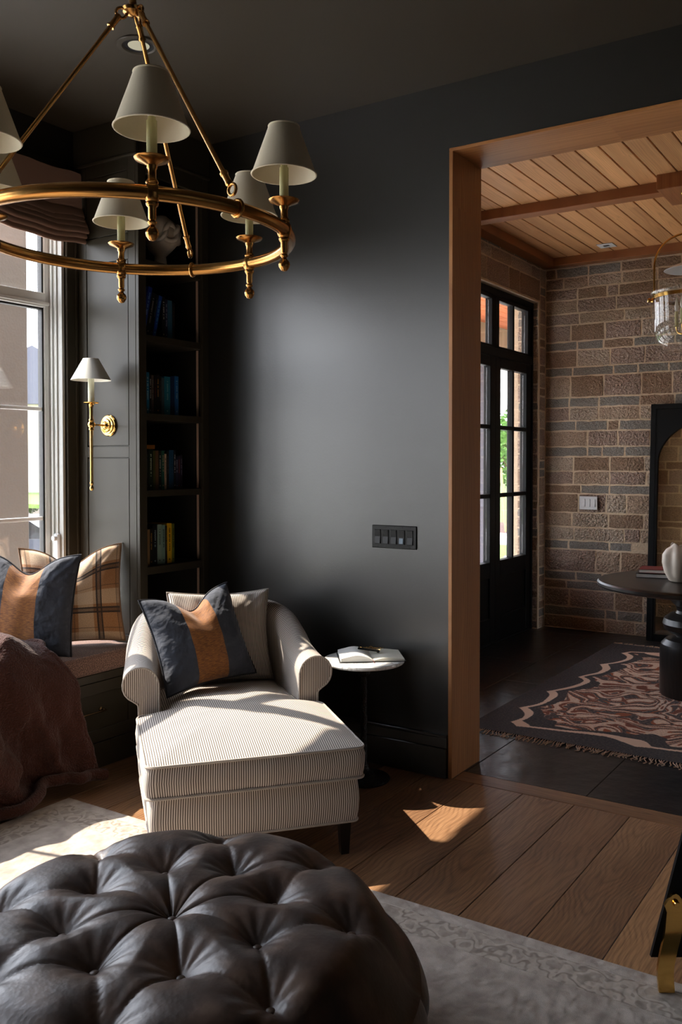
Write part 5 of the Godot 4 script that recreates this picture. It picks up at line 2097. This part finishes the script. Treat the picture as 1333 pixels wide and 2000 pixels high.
	sh2.lathe(P([[0, 0], [0.055, 0.0], [0.06, 0.01], [0.035, 0.03], [0.03, 0.07], [0.06, 0.1], [0.092, 0.15], [0.1, 0.2], [0.085, 0.25], [0.05, 0.28], [0.0, 0.29]]), 28)
	for q in sh2.v.size():
		var d: Vector3 = sh2.v[q]
		var a := atan2(d.z, d.x)
		var rr := 1.0 + 0.16 * sin(a * 3.0 + d.y * 22.0) * ss(0.05, 0.12, d.y)
		sh2.v[q] = Vector3(d.x * rr, d.y, d.z * rr)
	part("body", sh2.done(180.0), M.ceramic, fg)
	for q in 3:
		var a := -0.7 + q * 0.8
		var knot := []
		for t in 20:
			var th := TAU * t / 20
			knot.append(v3(cos(a) * 0.085, 0.19 + 0.045 * sin(th), sin(a) * 0.085) + v3(-sin(a), 0, cos(a)) * 0.04 * cos(th) + v3(cos(a), 0, sin(a)) * 0.012 * sin(th * 2.0))
		part("knot", bar(knot, 0.014, 8, true), M.ceramic, fg)


func seat_things() -> void:
	# plaid and navy pillows on the bench
	var bp := facing(Vector3(0.60, 0.02, -0.78), Vector3(-0.14, 0.98, -0.06))
	var o := thing("throw_pillow", "tan and cream plaid wool pillow with dark checks on the window bench", "pillow")
	o.transform = Transform3D(bp, Vector3(-3.685, 0.828, -3.0))
	part("cover", pillow_mesh(0.5, 0.5, 0.17, 0.08, -1.0, 1.0, 8, 2.2), M.plaid_wool, o)
	part("piping", bar(pillow_edge(0.5, 0.5, 0.17, 0.08, 8), 0.005, 6, true), M.piping_tan, o)
	panel_pillow("throw_pillow", "navy velvet pillow with a bronze centre panel on the window bench, before the plaid one", facing(Vector3(0.86, -0.03, -0.5), Vector3(-0.05, 0.97, -0.2)), Vector3(-3.70, 0.812, -2.735), 6, 0.5)

	# plush throw hanging over the front of the bench
	var th := thing("throw_blanket", "dark brown plush throw hanging over the front of the window bench", "throw")
	var nz := noise_image(1.6, 81, 4)
	var fine := noise_image(9.0, 83, 3)
	var z0 := -2.69
	var z1 := -1.6
	var prof := [Vector2(-3.80, 0.605), Vector2(-3.68, 0.632), Vector2(-3.55, 0.635), Vector2(-3.46, 0.628), Vector2(-3.405, 0.60), Vector2(-3.375, 0.53), Vector2(-3.36, 0.4), Vector2(-3.345, 0.26), Vector2(-3.33, 0.14), Vector2(-3.31, 0.06), Vector2(-3.26, 0.03)]
	prof = curve(prof, 9)
	var n := prof.size() - 1
	var nj := 150
	var top := func(i: int, j: int) -> Vector3:
		var t := float(i) / n
		var u := float(j) / nj
		var p: Vector2 = prof[i]
		var z := lerpf(z0, z1, u)
		var down := ss(0.36, 0.95, t)
		# swags: deep folds that lean away from the near corner as they fall, heaped cloth on the seat
		var lean := u * 13.0 + 4.0 * t * (0.3 + u) + 1.6 * nz.get_noise_2d(u * 1.6, t * 1.2)
		var fold := sin(lean) * 0.55 + 0.45 * sin(lean * 1.9 + 1.0) + 0.5 * nz.get_noise_2d(u * 3.0, t * 1.8 + 7.0)
		fold = signf(fold) * pow(absf(fold), 0.75)
		var x := p.x + ss(0.3, 0.75, t) * (0.062 * fold + 0.025) + 0.004 * fine.get_noise_2d(u * 1.2, t * 1.2)
		var heap := 0.085 * exp(-pow((u - 0.16) / 0.09, 2.0)) + 0.06 * exp(-pow((u - 0.42) / 0.12, 2.0))
		var y := p.y + (1.0 - ss(0.3, 0.5, t)) * (0.03 * maxf(fold, -0.3) + heap * ss(0.04, 0.16, t))
		# the near edge slants outwards towards the floor and its corner is rounded
		z += -0.10 * ss(0.3, 1.0, t) * (1.0 - u) + 0.04 * nz.get_noise_2d(u * 2.0, t * 2.0 + 30.0) + 0.05 * (1.0 - u) * exp(-pow((t - 0.36) / 0.12, 2.0))
		y = maxf(y + 0.05 * ss(0.85, 1.0, t) * (0.5 + 0.5 * sin(u * 9.0)) , 0.03)
		return Vector3(x, y, z)
	var g := func(i: int, j: int) -> Vector2: return Vector2(i, j)
	var s := Sh.new()
	s.sheet(n, nj, top, g)
	s._flip(s.ix.size() / 3)
	# underside, 22 mm inwards
	var inner := func(i: int, j: int) -> Vector3:
		var q: Vector3 = top.call(i, j)
		var t := float(i) / n
		return q + Vector3(-0.024 * ss(0.3, 0.6, t), -0.024 * (1.0 - ss(0.3, 0.6, t)), 0)
	s.sheet(n, nj, inner, g)
	part("cloth", s.done(180.0), M.plush_brown, th)
	var hem := []
	for j in nj + 1:
		hem.append(top.call(n, j) + Vector3(-0.012, 0.004, 0))
	part("hem", bar(hem, 0.026, 10), M.plush_brown, th)
	for j in [0, nj]:
		var sd := []
		for i in n + 1:
			sd.append(top.call(i, j) + Vector3(-0.012, -0.004, 0))
		part("side_hem", bar(sd, 0.017, 10), M.plush_brown, th)


func hall_things() -> void:
	# round pedestal table
	var p := v3(-1.27, 0.009, -5.93)
	var o := thing("round_table", "round dark wood pedestal table standing on the hall rug", "table", p)
	var top := Sh.new()
	top.lathe(P([[0, 0.685], [0.595, 0.685], [0.612, 0.69], [0.622, 0.7], [0.622, 0.716], [0.612, 0.726], [0.595, 0.7305], [0, 0.7305]]), 80)
	for k in top.v.size():
		top.uv[k] = Vector2(top.v[k].z * 0.35 + 0.5, top.v[k].x * 0.45 + 0.5)
	part("top", top.done(30.0), M.table_wood, o)
	var ped := Sh.new()
	ped.lathe(P([[0, 0], [0.222, 0.0], [0.226, 0.012], [0.226, 0.28], [0.218, 0.325], [0.19, 0.355], [0.15, 0.368], [0.128, 0.374], [0.128, 0.386], [0.16, 0.395], [0.2, 0.42], [0.211, 0.455], [0.2, 0.49], [0.165, 0.516], [0.13, 0.524], [0.122, 0.54], [0.13, 0.57], [0.18, 0.62], [0.25, 0.665], [0.29, 0.686], [0, 0.686]]), 56)
	for k in ped.v.size():
		ped.uv[k] = Vector2(ped.uv[k].x * 1.0, ped.v[k].y * 0.6)
	part("pedestal", ped.done(28.0), M.table_wood, o)
	# two books and a vase
	for q in [[0.0, "white_plastic", "book_black", "pale paged book with a black cover, lower of two on the round table", 0.17, 0.12, 0.028, 0.1], [0.029, "page_white", "red_cloth", "red book, upper of two on the round table", 0.15, 0.105, 0.025, 0.05]]:
		var b := thing("table_book", q[3], "book", p + v3(-0.24, 0.7315 + q[0], -0.12), 0.1 + q[7])
		var hx: float = q[4]
		var hz: float = q[5]
		var t: float = q[6]
		part("cover", boxes_mesh([[v3(-hx, 0, -hz), v3(hx, 0.003, hz)], [v3(-hx, t - 0.003, -hz), v3(hx, t, hz)], [v3(-hx, 0, -hz), v3(hx, t, -hz + 0.003)]], 0.0008), M[q[2]], b)
		part("pages", box(v3(-hx + 0.004, 0.003, -hz + 0.003), v3(hx - 0.004, t - 0.003, hz - 0.004)), M[q[1]], b)
	var vs := Sh.new()
	vs.lathe(P([[0, 0], [0.055, 0], [0.07, 0.008], [0.098, 0.06], [0.112, 0.12], [0.11, 0.17], [0.088, 0.205], [0.062, 0.22], [0.06, 0.235], [0.05, 0.232], [0.052, 0.215], [0.0, 0.17]]), 48)
	for k in vs.v.size():
		var d: Vector3 = vs.v[k]
		var a := atan2(d.z, d.x)
		var rr := 1.0 - 0.2 * pow(maxf(0.0, cos(a * 3.0 + 0.4)), 3.0) * ss(0.02, 0.1, d.y) * (1.0 - ss(0.19, 0.23, d.y))
		var up := 0.012 * sin(a * 4.0) * ss(0.2, 0.235, d.y)
		vs.v[k] = Vector3(d.x * rr, d.y + up, d.z * rr)
	var vo := thing("vase", "off white pinched ceramic vase on the round table", "vase", p + v3(-0.085, 0.732, 0.09))
	part("body", vs.done(180.0), M.ceramic, vo)

	# tall mirror with an arched glass leaning on the stone wall
	var mi := thing("mirror", "tall black framed arched mirror leaning on the stone wall", "mirror")
	mi.transform = Transform3D(Basis(Vector3.RIGHT, -0.055), v3(-1.44, 0.002, -7.57))
	var hw := 0.585
	var hh := 1.99
	var ring := PackedVector2Array()
	var arch := []
	for k in 33:
		var a := PI - PI * k / 32.0
		arch.append(Vector2(cos(a) * (hw - 0.06), 1.5 + sin(a) * (hw - 0.06) * 0.72))
	var fs := Sh.new()
	var left := PackedVector2Array([Vector2(-hw, 0), Vector2(-hw + 0.06, 0.0), Vector2(-hw + 0.06, 1.5)])
	for k in range(1, 17):
		left.append(arch[k])
	left.append(Vector2(0, hh))
	left.append(Vector2(-hw, hh))
	fs.prism(left_ccw(left), -0.02, 0.02)
	var right := PackedVector2Array()
	for q in left:
		right.append(Vector2(-q.x, q.y))
	fs.prism(left_ccw(right), -0.02, 0.02)
	fs.box(v3(-hw + 0.06, 0.0, -0.02), v3(hw - 0.06, 0.06, 0.02), 0.0)
	part("frame", fs.done(0.0), M.black_paint, mi)
	part("frame_edge", boxes_mesh([[v3(-hw - 0.001, 0, -0.02), v3(-hw + 0.042, hh + 0.001, 0.026)], [v3(hw - 0.042, 0, -0.02), v3(hw + 0.001, hh + 0.001, 0.026)], [v3(-hw, hh - 0.042, -0.02), v3(hw, hh + 0.001, 0.026)]], 0.003), M.black_paint, mi)
	part("glass", box(v3(-hw + 0.03, 0.03, -0.012), v3(hw - 0.03, hh - 0.05, -0.004)), M.mirror, mi)

	# glass bell lantern
	var lp := v3(-1.335, 3.225, -5.96)
	var la := thing("lantern", "clear glass bell jar lantern with a brass hoop hanging in the hall", "pendant lamp", lp)
	var yb := 2.2 - lp.y
	part("canopy", turning(P([[0, -0.03], [0.02, -0.028], [0.055, -0.012], [0.062, 0.0], [0, 0.0]]), 32), M.polished_brass, la)
	part("chain_rod", bar([v3(0, -0.03, 0), v3(0, -0.2, 0)], 0.006, 10), M.polished_brass, la)
	var ring2 := []
	for k in 20:
		ring2.append(v3(cos(TAU * k / 20) * 0.028, -0.225 + sin(TAU * k / 20) * 0.028, 0))
	part("loop", bar(ring2, 0.005, 8, true), M.polished_brass, la)
	var hoop := []
	var W := 0.235
	for k in 41:
		var a := PI * k / 40.0
		hoop.append(v3(cos(a) * W * 0.98, -0.255 - 0.215 + sin(a) * 0.215, 0))
	hoop.push_front(v3(W * 0.98, -0.68, 0))
	hoop.append(v3(-W * 0.98, -0.68, 0))
	var turn := Basis(Vector3.UP, 0.55)
	part("hoop", bar(hoop, 0.0065, 8), M.polished_brass, la, Transform3D(turn, Vector3.ZERO))
	part("band", turning(P([[W - 0.004, -0.675], [W + 0.004, -0.675], [W + 0.004, -0.653], [W - 0.004, -0.653], [W - 0.004, -0.675]]), 56), M.polished_brass, la)
	for sd in [-1.0, 1.0]:
		var kn := part("knob", turning(P([[0, 0], [0.014, 0.0], [0.014, 0.006], [0.008, 0.012], [0.016, 0.022], [0.012, 0.034], [0, 0.036]]), 16), M.polished_brass, la)
		kn.transform = Transform3D(turn * Basis(Vector3.BACK, -sd * PI / 2), turn * v3(sd * (W + 0.003), -0.685, 0))
	part("glass_bell", turning(P([[0.0, -1.018], [0.08, -1.014], [0.15, -0.995], [0.2, -0.95], [0.221, -0.89], [0.224, -0.8], [0.226, -0.65], [0.242, -0.635], [0.2435, -0.632], [0.228, -0.646], [0.2265, -0.66]]), 64, 70.0), M.clear_glass, la)
	part("smoke_bell", turning(P([[0.018, -0.43], [0.05, -0.445], [0.12, -0.475], [0.16, -0.492], [0.163, -0.49], [0.12, -0.47], [0.05, -0.44]]), 48, 70.0), M.white_plastic, la)
	part("stem", bar([v3(0, -0.255, 0), v3(0, -0.88, 0)], 0.006, 10), M.polished_brass, la)
	for k in 4:
		var a := TAU * k / 4 + 0.3
		var d := v3(cos(a), 0, sin(a))
		var c := part("candle_arm", bar(curve([v3(0, -0.87, 0), d * 0.04 + v3(0, -0.895, 0), d * 0.085 + v3(0, -0.88, 0), d * 0.095 + v3(0, -0.84, 0)], 6), 0.005, 8), M.polished_brass, la)
		part("candle_sleeve", turning(P([[0, -0.845], [0.02, -0.842], [0.02, -0.838], [0.0115, -0.836], [0.0115, -0.745], [0, -0.745]]), 16), M.candle_cream, c, Transform3D(Basis.IDENTITY, d * 0.095))
		part("bulb", turning(P([[0, -0.745], [0.008, -0.742], [0.014, -0.715], [0.009, -0.685], [0.003, -0.655], [0, -0.65]]), 12, 60.0), M.bulb_glass, c, Transform3D(Basis.IDENTITY, d * 0.095))


func left_ccw(p: PackedVector2Array) -> PackedVector2Array:
	if Geometry2D.is_polygon_clockwise(p):
		p.reverse()
	var out := PackedVector2Array(p)
	# Godot calls y-down clockwise, so check the signed area directly
	var area := 0.0
	for k in out.size():
		area += out[k].cross(out[(k + 1) % out.size()])
	if area < 0:
		out.reverse()
	return out


func switch_plate(called: String, label: String, p: Vector3, gangs: int, w: float, h: float, m: Material, rocker: Material, lit: int) -> void:
	var o := thing(called, label, "light switch", p)
	part("plate", box(v3(-w / 2, -h / 2, 0), v3(w / 2, h / 2, 0.006), 0.003), m, o)
	for k in gangs:
		var x := -w / 2 + w * (k + 0.5) / gangs
		x = (k - (gangs - 1) / 2.0) * 0.046
		part("surround", boxes_mesh([[v3(x - 0.018, -0.036, 0.004), v3(x - 0.0155, 0.036, 0.0085)], [v3(x + 0.0155, -0.036, 0.004), v3(x + 0.018, 0.036, 0.0085)], [v3(x - 0.018, -0.036, 0.004), v3(x + 0.018, -0.0335, 0.0085)], [v3(x - 0.018, 0.0335, 0.004), v3(x + 0.018, 0.036, 0.0085)]], 0.0008), m, o)
		var s := Sh.new()
		s.prism(PackedVector2Array([Vector2(0, -0.033), Vector2(0.010, -0.033), Vector2(0.0065, 0.0), Vector2(0.008, 0.033), Vector2(0, 0.033)]), -0.015, 0.015)
		var rk := part("rocker", s.done(0.0), rocker, o, turned(Basis(Vector3.UP, -PI / 2), x, 0, 0.003))
		if k == lit:
			part("pilot", box(v3(-0.011, -0.031, 0), v3(0.011, -0.004, 0.0006), 0.0003), M.screen_blue, o, turned(Basis(Vector3.RIGHT, -0.1), x, 0, 0.0128))
		for y in [-0.048, 0.048]:
			part("screw", turning(P([[0, 0], [0.0032, 0.0], [0.0028, 0.0012], [0, 0.0014]]), 10), m, o, turned(Basis(Vector3.RIGHT, PI / 2), x, y, 0.0058))


func small_things() -> void:
	switch_plate("switch_plate", "black switch plate of five rockers on the dark wall", v3(-2.229, 1.134, BACK + 0.0005), 5, 0.254, 0.113, M.black_plastic, M.black_plastic, 3)
	switch_plate("switch_plate", "white switch plate of three rockers on the stone wall", v3(-2.58, 1.14, STONE_Z + 0.028), 3, 0.163, 0.118, M.white_plastic, M.white_plastic, -1)

	var dl := thing("downlight", "round recessed ceiling light above the chandelier rods", "ceiling light", v3(-2.868, CEIL, -2.70))
	part("trim_ring", turning(P([[0.066, -0.001], [0.09, -0.001], [0.093, -0.004], [0.09, -0.008], [0.07, -0.009], [0.064, -0.004], [0.066, -0.001]]), 48), M.ceiling_paint, dl)
	part("can", turning(P([[0.064, -0.003], [0.062, -0.0025], [0.058, -0.002], [0.05, -0.001], [0, -0.001]]), 36), M.gasket_black, dl)
	part("lens", turning(P([[0, -0.0015], [0.045, -0.0015], [0.045, -0.003], [0, -0.003]]), 32), M.candle_white, dl)

	var hd := thing("ceiling_fitting", "small square white recessed fitting in the oak hall ceiling", "ceiling light", v3(-2.34, 3.319, -7.41))
	part("plate", boxes_mesh([[v3(-0.068, -0.006, -0.068), v3(0.068, 0, -0.025)], [v3(-0.068, -0.006, 0.025), v3(0.068, 0, 0.068)], [v3(-0.068, -0.006, -0.025), v3(-0.025, 0, 0.025)], [v3(0.025, -0.006, -0.025), v3(0.068, 0, 0.025)]], 0.001), M.white_plastic, hd)
	part("slot", box(v3(-0.025, -0.003, -0.025), v3(0.025, 0, 0.025)), M.gasket_black, hd)

	# the corner of a black screen with a brass bracket foot, cut by the edge of the picture
	var fs := thing("fire_screen", "black metal screen on a brass bracket foot at the rug edge", "fire screen", v3(-0.64, 0.0, -2.573), 0.56)
	var poly := PackedVector2Array([Vector2(-0.03, 0.085), Vector2(0.55, 0.085), Vector2(0.52, 0.78), Vector2(0.145, 0.78)])
	var s := Sh.new()
	s.prism(poly, -0.014, 0.0)
	part("panel", s.done(0.0), M.black_paint, fs)
	for x in [0.0, 0.5]:
		var br := Sh.new()
		var pr := curve([v3(0.0, 0.012, 0.05), v3(-0.002, 0.07, 0.045), v3(0.01, 0.12, 0.035), v3(0.026, 0.16, 0.02), v3(0.034, 0.21, 0.012), v3(0.036, 0.225, 0.012)], 5)
		var f := func(i: int, j: int) -> Vector3:
			var q: Vector3 = pr[i]
			var wd := lerpf(0.044, 0.05, float(i) / (pr.size() - 1))
			var u := [-0.5, 0.5, 0.5, -0.5, -0.5][j] as float
			var dz := [0.0, 0.0, -0.012, -0.012, 0.0][j] as float
			return Vector3(q.x + u * wd, q.y, q.z + dz)
		var g := func(i: int, j: int) -> Vector2: return Vector2(i, j)
		br.sheet(pr.size() - 1, 4, f, g)
		br._flip(br.ix.size() / 3)
		var plate := PackedVector2Array([Vector2(0.010, 0.222), Vector2(0.064, 0.222), Vector2(0.069, 0.24), Vector2(0.058, 0.252), Vector2(0.044, 0.27), Vector2(0.036, 0.274), Vector2(0.026, 0.27), Vector2(0.012, 0.252), Vector2(0.004, 0.24)])
		br.prism(left_ccw(plate), 0.0, 0.012)
		var ft := part("bracket_foot", br.done(30.0), M.polished_brass, fs, at(x, 0, 0))
		part("knob", turning(P([[0, 0], [0.005, 0], [0.0095, 0.006], [0.008, 0.012], [0, 0.014]]), 16), M.polished_brass, ft, turned(Basis(Vector3.RIGHT, PI / 2), 0.036, 0.247, 0.012))
	part("stud", turning(P([[0, 0], [0.006, 0], [0.006, 0.003], [0, 0.005]]), 12), M.polished_brass, fs, turned(Basis(Vector3.RIGHT, PI / 2), 0.075, 0.38, 0.0))
